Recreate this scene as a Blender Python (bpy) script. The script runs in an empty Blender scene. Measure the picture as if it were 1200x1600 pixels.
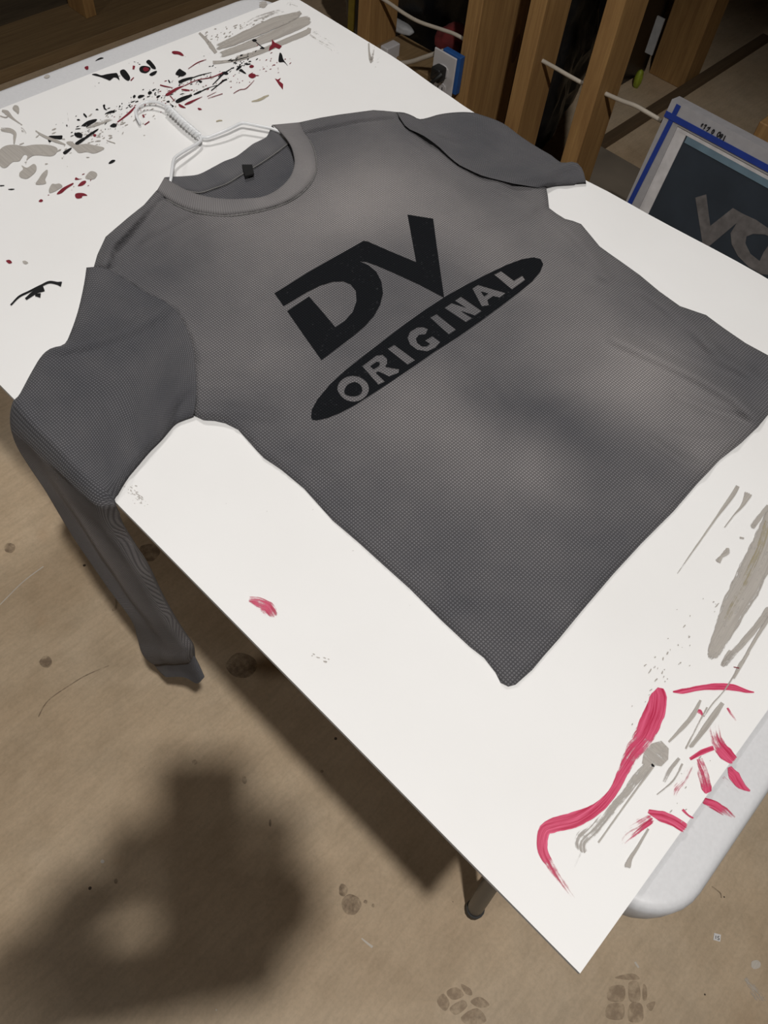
import bpy, bmesh, math, random
from mathutils import Vector, Matrix, noise
from mathutils.geometry import delaunay_2d_cdt

random.seed(7)
SC = bpy.context.scene
COL = SC.collection

# ------------------------------------------------------------------ camera model
R0 = Vector((0.695112812, -0.714774831, 0.076909807))
R1 = Vector((-0.572938224, -0.615421058, -0.541293555))
R2 = Vector((0.434234924, 0.332195517, -0.837308885))
CAM = Vector((-0.150409718, 0.111490244, 1.3805))
FPX = 1240.0
ZB = 0.756            # top of the foam board
BW, BL = 0.7567, 1.1433

def ray(px, py):
    return R0*((px-600)/FPX) + R1*((py-800)/FPX) + R2

def un(px, py, ax, v):
    d = ray(px, py)
    return CAM + d*((v-CAM[ax])/d[ax])

def lerp(a, b, t): return a + (b-a)*t

def interp(x, tab):
    if x <= tab[0][0]: return tab[0][1]
    for (a, va), (b, vb) in zip(tab, tab[1:]):
        if x <= b:
            t = (x-a)/(b-a); t = t*t*(3-2*t)
            return va+(vb-va)*t
    return tab[-1][1]

WTAB = [(0, .006), (.273, .005), (.484, -.003), (.56, -.007), (.748, -.005), (.787, -.002), (.927, .006), (1.143, .008)]
def warp(x, y): return 0.0
def far_edge(y): return BW+1.45*interp(y, WTAB)      # the far edge is hand-cut and wanders a little

def onboard(px, py, h=0.0):
    z = ZB+h
    for _ in range(4):
        p = un(px, py, 2, z)
        z = ZB+h+warp(p.x, p.y)
    return p

# ------------------------------------------------------------------ object helpers
def link(o):
    COL.objects.link(o); return o

def tag(o, label=None, cat=None, group=None, kind=None):
    if label: o['label'] = label
    if cat: o['category'] = cat
    if group: o['group'] = group
    if kind: o['kind'] = kind
    return o

def empty(name, loc, label, cat, group=None):
    o = link(bpy.data.objects.new(name, None))
    o.location = loc; o.empty_display_size = .05
    bpy.context.view_layer.update()
    return tag(o, label, cat, group)

def mesh(name, verts, faces, mat, parent=None, smooth=False, uvs=None, attrs=None):
    me = bpy.data.meshes.new(name)
    off = Vector(parent_world(parent)) if parent else Vector((0, 0, 0))
    me.from_pydata([tuple(Vector(v)-off) for v in verts], [], faces)
    me.materials.append(mat)
    if smooth:
        for p in me.polygons: p.use_smooth = True
    if uvs is not None:
        ul = me.uv_layers.new(name='UVMap')
        for lp in me.loops: ul.data[lp.index].uv = uvs[lp.vertex_index]
    if attrs:
        for an, vals in attrs.items():
            a = me.attributes.new(an, 'FLOAT', 'POINT')
            for i, v in enumerate(vals): a.data[i].value = v
    me.validate(); me.update()
    o = link(bpy.data.objects.new(name, me))
    if parent: o.parent = parent
    return o

def parent_world(p):
    v = Vector((0, 0, 0))
    while p:
        v += p.location; p = p.parent
    return v

def fixnormals(o):
    bm = bmesh.new(); bm.from_mesh(o.data)
    bmesh.ops.recalc_face_normals(bm, faces=bm.faces)
    bm.to_mesh(o.data); bm.free()
    return o

def bevel(o, w, seg=2):
    m = o.modifiers.new('bevel', 'BEVEL'); m.width = w; m.segments = seg; m.limit_method = 'ANGLE'
    for p in o.data.polygons: p.use_smooth = True
    m2 = o.modifiers.new('wn', 'WEIGHTED_NORMAL')
    return o

def box_vf(x0, x1, y0, y1, z0, z1):
    v = [(x0, y0, z0), (x1, y0, z0), (x1, y1, z0), (x0, y1, z0), (x0, y0, z1), (x1, y0, z1), (x1, y1, z1), (x0, y1, z1)]
    f = [(0, 3, 2, 1), (4, 5, 6, 7), (0, 1, 5, 4), (1, 2, 6, 5), (2, 3, 7, 6), (3, 0, 4, 7)]
    return v, f

def box(name, b, mat, parent=None, bev=0.0):
    v, f = box_vf(*b)
    o = mesh(name, v, f, mat, parent)
    if bev: bevel(o, bev)
    return o

def frame_dirs(pts):
    out = []
    n = len(pts)
    for i in range(n):
        t = (pts[min(n-1, i+1)]-pts[max(0, i-1)]).normalized()
        out.append(t)
    return out

def tube_vf(pts, rad, seg=10, caps=True):
    pts = [Vector(p) for p in pts]
    n = len(pts)
    rs = rad if isinstance(rad, (list, tuple)) else [rad]*n
    ts = frame_dirs(pts)
    up = Vector((0, 0, 1))
    if abs(ts[0].dot(up)) > .9: up = Vector((1, 0, 0))
    nrm = (up-ts[0]*up.dot(ts[0])).normalized()
    v, f = [], []
    for i in range(n):
        nrm = (nrm-ts[i]*nrm.dot(ts[i])).normalized()
        bn = ts[i].cross(nrm)
        for k in range(seg):
            a = 2*math.pi*k/seg
            v.append(pts[i]+(nrm*math.cos(a)+bn*math.sin(a))*rs[i])
    for i in range(n-1):
        for k in range(seg):
            a = i*seg+k; b = i*seg+(k+1) % seg
            f.append((a, b, b+seg, a+seg))
    if caps:
        f.append(tuple(range(seg-1, -1, -1)))
        f.append(tuple((n-1)*seg+k for k in range(seg)))
    return v, f

def tube(name, pts, rad, mat, parent=None, seg=10):
    v, f = tube_vf(pts, rad, seg)
    o = mesh(name, v, f, mat, parent, smooth=True)
    m = o.modifiers.new('es', 'EDGE_SPLIT'); m.split_angle = math.radians(50)
    return o

def catmull(pts, n):
    """n samples along a polyline, smooth, uniform by arc length"""
    P = [Vector(p) for p in pts]
    out = []
    for i in range(len(P)-1):
        p0 = P[max(0, i-1)]; p1 = P[i]; p2 = P[i+1]; p3 = P[min(len(P)-1, i+2)]
        for k in range(12):
            t = k/12
            out.append(.5*((2*p1)+(p2-p0)*t+(2*p0-5*p1+4*p2-p3)*t*t+(3*p1-p0-3*p2+p3)*t**3))
    out.append(P[-1])
    return resample(out, n)

def resample(P, n):
    P = [Vector(p) for p in P]
    L = [0]
    for a, b in zip(P, P[1:]): L.append(L[-1]+(b-a).length)
    out = []
    j = 0
    for i in range(n):
        s = L[-1]*i/(n-1)
        while j < len(P)-2 and L[j+1] < s: j += 1
        d = L[j+1]-L[j]
        out.append(P[j].lerp(P[j+1], (s-L[j])/d if d > 1e-12 else 0))
    return out

def pip(x, y, poly):
    c = False
    j = len(poly)-1
    for i in range(len(poly)):
        xi, yi = poly[i][0], poly[i][1]; xj, yj = poly[j][0], poly[j][1]
        if (yi > y) != (yj > y) and x < (xj-xi)*(y-yi)/(yj-yi)+xi: c = not c
        j = i
    return c

def segdist(x, y, poly, closed=False):
    best = 1e9
    n = len(poly)
    for i in range(n if closed else n-1):
        ax, ay = poly[i][0], poly[i][1]; bx, by = poly[(i+1) % n][0], poly[(i+1) % n][1]
        dx, dy = bx-ax, by-ay
        l = dx*dx+dy*dy
        t = 0 if l < 1e-15 else max(0, min(1, ((x-ax)*dx+(y-ay)*dy)/l))
        ex, ey = x-ax-t*dx, y-ay-t*dy
        d = ex*ex+ey*ey
        if d < best: best = d
    return math.sqrt(best)

def densify(poly, step, closed=True):
    out = []
    n = len(poly)
    for i in range(n if closed else n-1):
        a = Vector(poly[i][:2]); b = Vector(poly[(i+1) % n][:2])
        k = max(1, int((b-a).length/step))
        for j in range(k): out.append(a.lerp(b, j/k))
    if not closed: out.append(Vector(poly[-1][:2]))
    return out

def cdt(loops, step=None):
    """triangulate closed 2-D loops (even-odd), optional interior grid"""
    vs, es = [], []
    for lp in loops:
        b = len(vs)
        vs += [Vector((p[0], p[1])) for p in lp]
        es += [(b+i, b+(i+1) % len(lp)) for i in range(len(lp))]
    if step:
        xs = [p.x for p in vs]; ys = [p.y for p in vs]
        y = min(ys); row = 0
        while y < max(ys):
            x = min(xs)+(step*.5 if row % 2 else 0)
            while x < max(xs):
                if sum(pip(x, y, lp) for lp in loops) % 2 == 1 and min(segdist(x, y, lp, True) for lp in loops) > step*.4:
                    vs.append(Vector((x, y)))
                x += step
            y += step*.87; row += 1
    r = delaunay_2d_cdt(vs, es, [], 0, 1e-7)
    V, F = r[0], r[2]
    keep = []
    for f in F:
        cx = sum(V[i].x for i in f)/len(f); cy = sum(V[i].y for i in f)/len(f)
        if sum(pip(cx, cy, lp) for lp in loops) % 2 == 1:
            a, b, c = V[f[0]], V[f[1]], V[f[2]]
            if (b.x-a.x)*(c.y-a.y)-(b.y-a.y)*(c.x-a.x) < 0: f = list(f)[::-1]
            keep.append(tuple(f))
    used = sorted({i for f in keep for i in f})
    mp = {i: k for k, i in enumerate(used)}
    return [V[i] for i in used], [tuple(mp[i] for i in f) for f in keep]

def smoothpoly(pts, closed=True, n=4):
    P = [Vector((p[0], p[1])) for p in pts]
    out = []
    m = len(P)
    for i in range(m):
        p0, p1, p2, p3 = P[(i-1) % m], P[i], P[(i+1) % m], P[(i+2) % m]
        for k in range(n):
            t = k/n
            out.append(.5*((2*p1)+(p2-p0)*t+(2*p0-5*p1+4*p2-p3)*t*t+(3*p1-p0-3*p2+p3)*t**3))
    return out

# ------------------------------------------------------------------ materials
def srgb(r, g, b):
    def c(u):
        u /= 255
        return u/12.92 if u <= .04045 else ((u+.055)/1.055)**2.4
    return (c(r), c(g), c(b), 1)

class NT:
    def __init__(s, name):
        s.m = bpy.data.materials.new(name); s.m.use_nodes = True
        s.t = s.m.node_tree; s.t.nodes.clear()
        s.out = s.n('ShaderNodeOutputMaterial')
        s.b = s.n('ShaderNodeBsdfPrincipled')
        s.l(s.b.outputs[0], s.out.inputs[0])
    def n(s, typ, **kw):
        nd = s.t.nodes.new(typ)
        for k, v in kw.items(): setattr(nd, k, v)
        return nd
    def l(s, a, b): s.t.links.new(a, b)
    def set(s, **kw):
        for k, v in kw.items(): s.b.inputs[k].default_value = v
    def coord(s, kind='Object', scale=(1, 1, 1)):
        c = s.n('ShaderNodeTexCoord'); mp = s.n('ShaderNodeMapping')
        s.l(c.outputs[kind], mp.inputs[0]); mp.inputs['Scale'].default_value = scale
        return mp.outputs[0]
    def noise(s, vec, scale, detail=3, rough=.5, dist=0):
        nd = s.n('ShaderNodeTexNoise'); s.l(vec, nd.inputs['Vector'])
        nd.inputs['Scale'].default_value = scale; nd.inputs['Detail'].default_value = detail
        nd.inputs['Roughness'].default_value = rough; nd.inputs['Distortion'].default_value = dist
        return nd.outputs['Fac']
    def ramp(s, fac, stops):
        r = s.n('ShaderNodeValToRGB'); s.l(fac, r.inputs[0])
        e = r.color_ramp.elements
        while len(e) < len(stops): e.new(.5)
        for x, (p, c) in zip(e, stops): x.position = p; x.color = c
        return r.outputs[0]
    def math(s, op, a, b=None, clamp=False):
        m = s.n('ShaderNodeMath', operation=op, use_clamp=clamp)
        for i, v in enumerate((a, b)):
            if v is None: continue
            if isinstance(v, (int, float)): m.inputs[i].default_value = v
            else: s.l(v, m.inputs[i])
        return m.outputs[0]
    def mix(s, fac, a, b, mode='MIX'):
        m = s.n('ShaderNodeMix', data_type='RGBA', blend_type=mode)
        for sock, v in ((m.inputs[0], fac), (m.inputs[6], a), (m.inputs[7], b)):
            if isinstance(v, (int, float, tuple)): sock.default_value = v
            else: s.l(v, sock)
        return m.outputs[2]
    def bump(s, h, strength=.3, dist=.001):
        b = s.n('ShaderNodeBump'); s.l(h, b.inputs['Height'])
        b.inputs['Strength'].default_value = strength; b.inputs['Distance'].default_value = dist
        s.l(b.outputs[0], s.b.inputs['Normal'])
    def attr(s, name):
        a = s.n('ShaderNodeAttribute', attribute_name=name); return a.outputs['Fac']
    def base(s, c):
        if isinstance(c, tuple): s.b.inputs['Base Color'].default_value = c
        else: s.l(c, s.b.inputs['Base Color'])

def plain(name, col, rough=.5, metal=0, var=.12, scale=40, bump=0):
    t = NT(name)
    v = t.coord()
    n = t.noise(v, scale)
    dark = tuple(x*(1-var) for x in col[:3])+(1,)
    lite = tuple(min(1, x*(1+var)) for x in col[:3])+(1,)
    t.base(t.ramp(n, [(.3, dark), (.7, lite)]))
    t.set(Roughness=rough, Metallic=metal)
    if bump: t.bump(t.noise(v, scale*4), bump, .001)
    return t.m

M = {}
def m_board():
    t = NT('foam_board_paper'); v = t.coord()
    n = t.noise(v, 5, 4); n2 = t.noise(v, 220, 2)
    t.base(t.ramp(n, [(.3, (.80, .79, .775, 1)), (.7, (.84, .832, .82, 1))]))
    t.set(Roughness=.55)
    t.bump(n2, .08, .0005)
    return t.m
M['board'] = m_board()
M['board_edge'] = plain('foam_board_edge', (.6, .59, .58, 1), .8)
M['plastic_top'] = plain('white_table_plastic', (.62, .62, .63, 1), .42, var=.03, scale=300, bump=.04)
M['leg'] = plain('grey_powder_coat', (.045, .046, .044, 1), .38, var=.1, scale=120)
M['rubber'] = plain('black_rubber', (.012, .012, .012, 1), .6)

def m_floor():
    t = NT('stained_concrete'); v = t.coord()
    big = t.noise(v, 2.2, 5, .6); mid = t.noise(v, 11, 5, .65); fine = t.noise(v, 160, 3, .6)
    c = t.ramp(big, [(.3, (.52, .375, .235, 1)), (.5, (.61, .465, .31, 1)), (.7, (.65, .52, .37, 1))])
    c = t.mix(.75, c, t.ramp(mid, [(.3, (.80, .79, .77, 1)), (.55, (1, 1, 1, 1)), (.75, (1.08, 1.08, 1.08, 1))]), 'MULTIPLY')
    # trowel streaks
    v2 = t.coord(scale=(3, 22, 1)); st = t.noise(v2, 4, 4, .6, .6)
    c = t.mix(.5, c, t.ramp(st, [(.35, (.86, .85, .83, 1)), (.6, (1.03, 1.03, 1.03, 1))]), 'MULTIPLY')
    c = t.mix(.5, c, t.ramp(fine, [(.3, (.82, .82, .82, 1)), (.6, (1.04, 1.04, 1.04, 1))]), 'MULTIPLY')
    # rusty patches
    rs = t.noise(t.coord(scale=(1, 1, 1)), 7.3, 3, .5, .3)
    c = t.mix(t.ramp(rs, [(.66, (0, 0, 0, 1)), (.8, (.35, .35, .35, 1))]), c, (.50, .28, .145, 1))
    # little dark pits
    vor = t.n('ShaderNodeTexVoronoi'); t.l(v, vor.inputs['Vector']); vor.inputs['Scale'].default_value = 16
    pit = t.math('LESS_THAN', vor.outputs['Distance'], .045)
    c = t.mix(t.math('MULTIPLY', pit, t.math('GREATER_THAN', mid, .5)), c, (.07, .045, .028, 1))
    t.base(c); t.set(Roughness=.62)
    t.bump(t.math('ADD', mid, t.math('MULTIPLY', fine, .5)), .22, .003)
    return t.m
M['floor'] = m_floor()

def m_wood(name, c0, c1, ax=2, rough=.7):
    t = NT(name)
    sc = [14, 14, 14]; sc[ax] = 1.1
    v = t.coord(scale=tuple(sc))
    n = t.noise(v, 4.5, 5, .6, .8)
    c = t.ramp(n, [(.25, c0), (.55, tuple(lerp(a, b, .6) for a, b in zip(c0, c1))), (.75, c1)])
    sc2 = [90, 90, 90]; sc2[ax] = 2.5
    f = t.noise(t.coord(scale=tuple(sc2)), 3, 3)
    c = t.mix(.5, c, t.ramp(f, [(.3, (.75, .72, .7, 1)), (.6, (1.05, 1.05, 1.05, 1))]), 'MULTIPLY')
    kn = t.n('ShaderNodeTexVoronoi'); t.l(t.coord(scale=(7, 7, 2.6)), kn.inputs['Vector']); kn.inputs['Scale'].default_value = 1.0
    k = t.math('LESS_THAN', kn.outputs['Distance'], .085)
    c = t.mix(t.math('MULTIPLY', k, .6), c, (.05, .02, .008, 1))
    t.base(c); t.set(Roughness=rough); t.bump(f, .15, .002)
    return t.m
M['stud'] = m_wood('pine_stud', (.24, .125, .042, 1), (.40, .235, .085, 1))
M['plank'] = m_wood('old_plank', (.16, .10, .045, 1), (.24, .16, .075, 1), ax=0)
M['strip'] = m_wood('dark_strip', (.10, .065, .035, 1), (.15, .10, .055, 1), ax=0)

def waffle(t, col_in, period=.0028, strength=.7, rib=False):
    """waffle-knit relief from the garment's own UVs (metres)"""
    uv = t.n('ShaderNodeUVMap'); sep = t.n('ShaderNodeSeparateXYZ'); t.l(uv.outputs[0], sep.inputs[0])
    k = 2*math.pi/period
    cu = t.math('COSINE', t.math('MULTIPLY', sep.outputs[0], k))
    cv = t.math('COSINE', t.math('MULTIPLY', sep.outputs[1], k))
    if rib: h = t.math('ADD', t.math('MULTIPLY', cu, .5), .5)
    else:
        h = t.math('MINIMUM', cu, cv); h = t.math('ADD', t.math('MULTIPLY', h, .5), .5)
    c = t.mix(1.0, col_in, t.ramp(h, [(0, (.50, .50, .51, 1)), (.75, (1.35, 1.35, 1.35, 1))]), 'MULTIPLY') if not rib else \
        t.mix(1.0, col_in, t.ramp(h, [(0, (.80, .80, .80, 1)), (1, (1.06, 1.06, 1.06, 1))]), 'MULTIPLY')
    t.base(c); t.set(Roughness=.95)
    t.b.inputs['Sheen Weight'].default_value = .05; t.b.inputs['Specular IOR Level'].default_value = .12
    t.bump(h, strength, .0012)

DARK = (.078, .080, .090, 1); LITE = (.325, .302, .294, 1)
def m_knit(name, rib=False, period=.0028, strength=.6):
    t = NT(name)
    uv = t.n('ShaderNodeUVMap')
    n1 = t.noise(uv.outputs[0], 7, 4, .55, .5); n2 = t.noise(uv.outputs[0], 22, 3)
    d = t.attr('dye')
    f = t.math('ADD', d, t.math('MULTIPLY', t.math('SUBTRACT', n1, .5), .5))
    f = t.math('ADD', f, t.math('MULTIPLY', t.math('SUBTRACT', n2, .5), .18), True)
    c = t.mix(f, DARK, LITE)
    waffle(t, c, period, strength, rib)
    return t.m
M['knit'] = m_knit('acid_wash_waffle_knit')
M['rib'] = m_knit('acid_wash_rib_knit', True, .0030, .5)
def m_print():
    t = NT('black_screen_print')
    uv = t.n('ShaderNodeUVMap')
    n = t.noise(uv.outputs[0], 260, 3, .7)
    n2 = t.noise(uv.outputs[0], 25, 3)
    f = t.math('MULTIPLY', t.math('GREATER_THAN', n, .63), t.math('GREATER_THAN', n2, .52))
    c = t.mix(t.math('MULTIPLY', f, .5), (.0075, .0085, .0105, 1), (.05, .05, .055, 1))
    waffle(t, c, .0028, .45)
    t.set(Roughness=.85); t.b.inputs['Sheen Weight'].default_value = .0
    return t.m
M['print'] = m_print()
M['tag'] = plain('black_satin_label', (.004, .004, .004, 1), .95)
M['thread'] = plain('grey_thread', (.16, .155, .15, 1), .9)
M['wire'] = plain('white_coated_wire', (.75, .76, .77, 1), .25, var=.03)

def m_paint(name, c, c2=None, rough=.35):
    """brushed paint: coverage comes from the stroke's own 'cov' value, broken into bristle streaks"""
    t = NT(name)
    uv = t.n('ShaderNodeUVMap'); mp = t.n('ShaderNodeMapping'); t.l(uv.outputs[0], mp.inputs[0])
    mp.inputs['Scale'].default_value = (14, 420, 1)
    n = t.noise(mp.outputs[0], 1, 4, .65)
    v = t.coord(); n2 = t.noise(v, 130, 4, .6)
    d = t.attr('cov')
    s = t.math('ADD', t.math('MULTIPLY', n, .65), t.math('MULTIPLY', n2, .35))
    a = t.math('SUBTRACT', t.math('ADD', d, .38), t.math('MULTIPLY', s, 1.75))
    a = t.math('ADD', t.math('MULTIPLY', a, 4.5), .5, True)
    a = t.math('MULTIPLY', a, t.math('MINIMUM', t.math('MULTIPLY', d, 1.6), 1.0), True)
    t.base(t.mix(t.ramp(n, [(.36, (0, 0, 0, 1)), (.66, (1, 1, 1, 1))]), c, c2 or c)); t.set(Roughness=rough)
    t.bump(n, .25, .0006)
    tr = t.n('ShaderNodeBsdfTransparent'); mx = t.n('ShaderNodeMixShader')
    t.l(a, mx.inputs[0]); t.l(tr.outputs[0], mx.inputs[1]); t.l(t.b.outputs[0], mx.inputs[2]); t.l(mx.outputs[0], t.out.inputs[0])
    return t.m
M['pink'] = m_paint('crimson_paint', (.44, .018, .065, 1), (.74, .13, .24, 1))
M['red'] = m_paint('dark_red_paint', (.16, .012, .022, 1), (.24, .02, .035, 1))
M['black'] = m_paint('black_paint', (.009, .009, .010, 1), (.014, .014, .015, 1), .3)
M['grey'] = m_paint('grey_paint', (.36, .33, .30, 1), (.46, .43, .39, 1), .4)
M['olive'] = m_paint('olive_paint', (.38, .33, .22, 1), (.5, .45, .33, 1), .4)

# ------------------------------------------------------------------ the setting
def struct(o):
    o['kind'] = 'structure'; return o
X0, X1, Y0, Y1, ZC = -2.2, 3.4, -2.2, 2.78, 2.85
struct(mesh('floor', [(X0, Y0, 0), (X1, Y0, 0), (X1, Y1, 0), (X0, Y1, 0)], [(0, 1, 2, 3)], M['floor']))
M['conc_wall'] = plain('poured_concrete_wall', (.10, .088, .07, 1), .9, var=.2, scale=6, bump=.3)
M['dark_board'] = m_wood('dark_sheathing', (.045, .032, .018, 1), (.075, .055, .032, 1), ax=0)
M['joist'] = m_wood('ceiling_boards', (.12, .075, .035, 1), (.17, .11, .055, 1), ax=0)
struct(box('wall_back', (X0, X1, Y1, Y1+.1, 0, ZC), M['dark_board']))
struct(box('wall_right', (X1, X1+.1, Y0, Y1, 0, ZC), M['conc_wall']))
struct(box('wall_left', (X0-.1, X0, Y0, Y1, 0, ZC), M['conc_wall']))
struct(box('wall_front', (X0, X1, Y0-.1, Y0, 0, ZC), M['conc_wall']))
struct(box('ceiling', (X0, X1, Y0, Y1, ZC, ZC+.08), M['joist']))

# sole plate and studs of the back wall
tag(box('wood_plank', (-.9, 2.2, 2.50, 2.72, 0, .038), M['plank'], bev=.003), 'long dark wooden plank lying on the floor at the foot of the back wall', 'plank')
tag(box('wall_stud', (1.192, 1.230, 2.60, 2.70, .038, ZC), M['stud'], bev=.002), 'single slim wooden stud standing on the plank at the upper left', 'wall stud')
tag(box('wall_stud', (1.545, 1.635, 2.56, 2.70, .038, ZC), M['stud'], bev=.002), 'wide wooden stud standing on the plank just past the far corner of the white table', 'wall stud')

# open stud wall along the right
def stud(y0, y1, x0, x1, label):
    return tag(box('wall_stud', (x0, x1, y0, y1, 0, ZC), M['stud'], bev=.002), label, 'wall stud')
yA = un(732, 0, 0, 1.30).y; yB = un(829, 0, 0, 1.30).y; yC = un(948, 0, 0, 1.30).y; y0_ = un(560, 0, 0, 1.30).y
stud(y0_-.038, y0_, 1.30, 1.40, 'pine stud left of the outlet, rising behind the far edge of the white board')
stud(yA-.038, yA, 1.30, 1.475, 'deep pine stud right beside the outlet with a blue box fixed to it')
stud(yB-.038, yB, 1.30, 1.392, 'pine stud with a short white cable leaving its right side, next to the deep stud')
stud(yC-.038, yC, 1.30, 1.392, 'pine stud nearest the leaning printing screen, two cables meeting it')
pA = un(1014, 114, 2, 0); 
tag(box('wooden_post', (2.50, 2.60, 1.150, 1.283, 0, ZC), M['stud'], bev=.003), 'square wooden post standing on the concrete floor behind the stud wall', 'post')

# ------------------------------------------------------------------ folding table
TX0, TX1, TY0, TY1, TZ = .060, .742, -.037, 1.194, .7508
table = empty('folding_table', (.364, .58, 0), 'white plastic folding table with rounded corners carrying the white board', 'table')
def rrect(x0, x1, y0, y1, r, n=8):
    out = []
    for cx, cy, a0 in ((x1-r, y0+r, -90), (x1-r, y1-r, 0), (x0+r, y1-r, 90), (x0+r, y0+r, 180)):
        for k in range(n+1):
            a = math.radians(a0+90*k/n); out.append((cx+r*math.cos(a), cy+r*math.sin(a)))
    return out
def slab(name, x0, x1, y0, y1, r, prof, mat, parent):
    v, f = [], []
    n = None
    for ins, z in prof:
        lp = rrect(x0+ins, x1-ins, y0+ins, y1-ins, max(.004, r-ins)); n = len(lp)
        v += [(p[0], p[1], z) for p in lp]
    for i in range(len(prof)-1):
        for k in range(n):
            f.append((i*n+k, i*n+(k+1) % n, (i+1)*n+(k+1) % n, (i+1)*n+k))
    f.append(tuple(range(n-1, -1, -1))); f.append(tuple((len(prof)-1)*n+k for k in range(n)))
    o = mesh(name, v, f, mat, parent, smooth=True)
    m = o.modifiers.new('es', 'EDGE_SPLIT'); m.split_angle = math.radians(40)
    return o
slab('table_top', TX0, TX1, TY0, TY1, .050, [(.006, TZ-.043), (.001, TZ-.040), (0, TZ-.030), (0, TZ-.008), (.0015, TZ-.004), (.004, TZ-.0012), (.008, TZ), (.012, TZ)], M['plastic_top'], table)
def legs(yf, yt):
    for xf, xt in ((.132, .150), (.668, .650)):
        tube('leg', [(xf, yf, .012), (lerp(xf, xt, .9), lerp(yf, yt, .9), .64), (xt, yt, .707)], .0125, M['leg'], table, 14)
        tube('foot_cap', [(xf, yf, .0), (xf, yf, .022)], .0145, M['rubber'], table, 14)
    s = 1 if yt > yf else -1
    tube('cross_bar', [(.150, lerp(yf, yt, .85), .60), (.650, lerp(yf, yt, .85), .60)], .010, M['leg'], table, 12)
    tube('cross_bar', [(.1335, lerp(yf, yt, .08), .075), (.6665, lerp(yf, yt, .08), .075)], .009, M['leg'], table, 12)
    tube('brace', [(.364, lerp(yf, yt, .85), .60), (.364, yt+s*.24, .707)], .008, M['leg'], table, 12)
legs(.040, .095); legs(1.105, 1.05)

# ------------------------------------------------------------------ foam board
board = empty('foam_board', (BW/2, BL/2, ZB-.005), 'large white paint-splattered board lying on the folding table', 'board')
def build_board():
    nx, ny = 24, 36
    v, f = [], []
    for k, dz in enumerate((0, -.005)):
        for j in range(ny+1):
            for i in range(nx+1):
                y = BL*j/ny; x = far_edge(y)*i/nx
                v.append((x, y, ZB+dz+warp(x, y)))
    w = nx+1; N = w*(ny+1)
    idx = lambda i, j: j*w+i
    for j in range(ny):
        for i in range(nx):
            a, b, c, d = idx(i, j), idx(i+1, j), idx(i+1, j+1), idx(i, j+1)
            f.append((a, b, c, d)); f.append((N+d, N+c, N+b, N+a))
    rim = [idx(i, 0) for i in range(nx+1)]+[idx(nx, j) for j in range(1, ny+1)]+[idx(i, ny) for i in range(nx-1, -1, -1)]+[idx(0, j) for j in range(ny-1, 0, -1)]
    for a, b in zip(rim, rim[1:]+rim[:1]): f.append((b, a, N+a, N+b))
    o = mesh('board_panel', v, f, M['board'], board)
    o.data.materials.append(M['board_edge'])
    for p in o.data.polygons:
        if abs(p.normal.z) < .5: p.material_index = 1
build_board()

lay = [0]
def surf_pt(px, py, z):
    if z is None:
        return onboard(px, py, .0005+lay[0])
    return un(px, py, 2, z+.0004+lay[0])

def blob(name, pts, mat, cov=1.0, smooth=True, z=None, parent=None, label=None, step=None, lift=True):
    """a flat patch of dried paint traced as a closed outline"""
    if lift: lay[0] = (lay[0]+.000012) % .0005
    if isinstance(pts[0][0], (tuple, list)): loops = pts
    else: loops = [pts]
    W = []
    for lp in loops:
        q = smoothpoly(lp, n=4) if smooth else [Vector(p) for p in lp]
        W.append([surf_pt(p[0], p[1], z) for p in q])
    V, F = cdt([[(p.x, p.y) for p in lp] for lp in W], step)
    zz = lambda x, y: (ZB+.0005+lay[0]+warp(x, y)) if z is None else z+.0004+lay[0]
    verts = [(p.x, p.y, zz(p.x, p.y)) for p in V]
    o = mesh(name, verts, F, mat, parent or board, uvs=[(p.y, p.x) for p in V], attrs={'cov': [cov]*len(V)})
    if label: o['label'] = label
    return o

def ribbon_vf(pts, z=None, nv=7):
    """pts: (px, py, width px, cov). returns verts, faces, uvs, cov"""
    P = catmull([Vector((p[0], p[1], 0)) for p in pts], max(6, len(pts)*5))
    # interpolate width/cov along
    L = [0]
    for a, b in zip(pts, pts[1:]): L.append(L[-1]+math.hypot(b[0]-a[0], b[1]-a[1]))
    def at(s, k):
        for i in range(len(L)-1):
            if s <= L[i+1] or i == len(L)-2:
                t = (s-L[i])/max(1e-9, L[i+1]-L[i]); return lerp(pts[i][k], pts[i+1][k], max(0, min(1, t)))
    V, F, U, Cv = [], [], [], []
    n = len(P); seed = random.random()*9
    wl = 0
    for i, p in enumerate(P):
        s = L[-1]*i/(n-1)
        w = at(s, 2); c = at(s, 3)
        if w > 7 and i in (0, n-1): c *= .6
        t = (P[min(n-1, i+1)]-P[max(0, i-1)]).normalized(); nn = Vector((-t.y, t.x, 0))
        for k in range(nv):
            a = k/(nv-1)
            e = (a-.5)*w*(1+.10*noise.noise(Vector((s*.09, a*3, seed))))
            q = surf_pt(p.x+nn.x*e, p.y+nn.y*e, z)
            V.append(q); U.append((seed+s*.0008, seed*3+a*w*.0008))
            Cv.append(c*(1 if 0 < k < nv-1 else .72))
        if i:
            for k in range(nv-1):
                a = (i-1)*nv+k; F.append((a, a+1, a+nv+1, a+nv))
    return V, F, U, Cv

def stroke(name, pts, mat, z=None, parent=None, label=None):
    lay[0] = (lay[0]+.000012) % .0005
    V, F, U, Cv = ribbon_vf(pts, z)
    o = mesh(name, V, F, mat, parent or board, uvs=U, attrs={'cov': Cv})
    if label: o['label'] = label
    return o

def tr(pts, s, ox, oy):
    return [(p[0]/s+ox, p[1]/s+oy)+tuple(p[2:]) for p in pts]
def trw(pts, s, ox, oy):
    return [(p[0]/s+ox, p[1]/s+oy, p[2]/s, p[3] if p[3] >= 1.05 else p[3]*.80) for p in pts]

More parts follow.
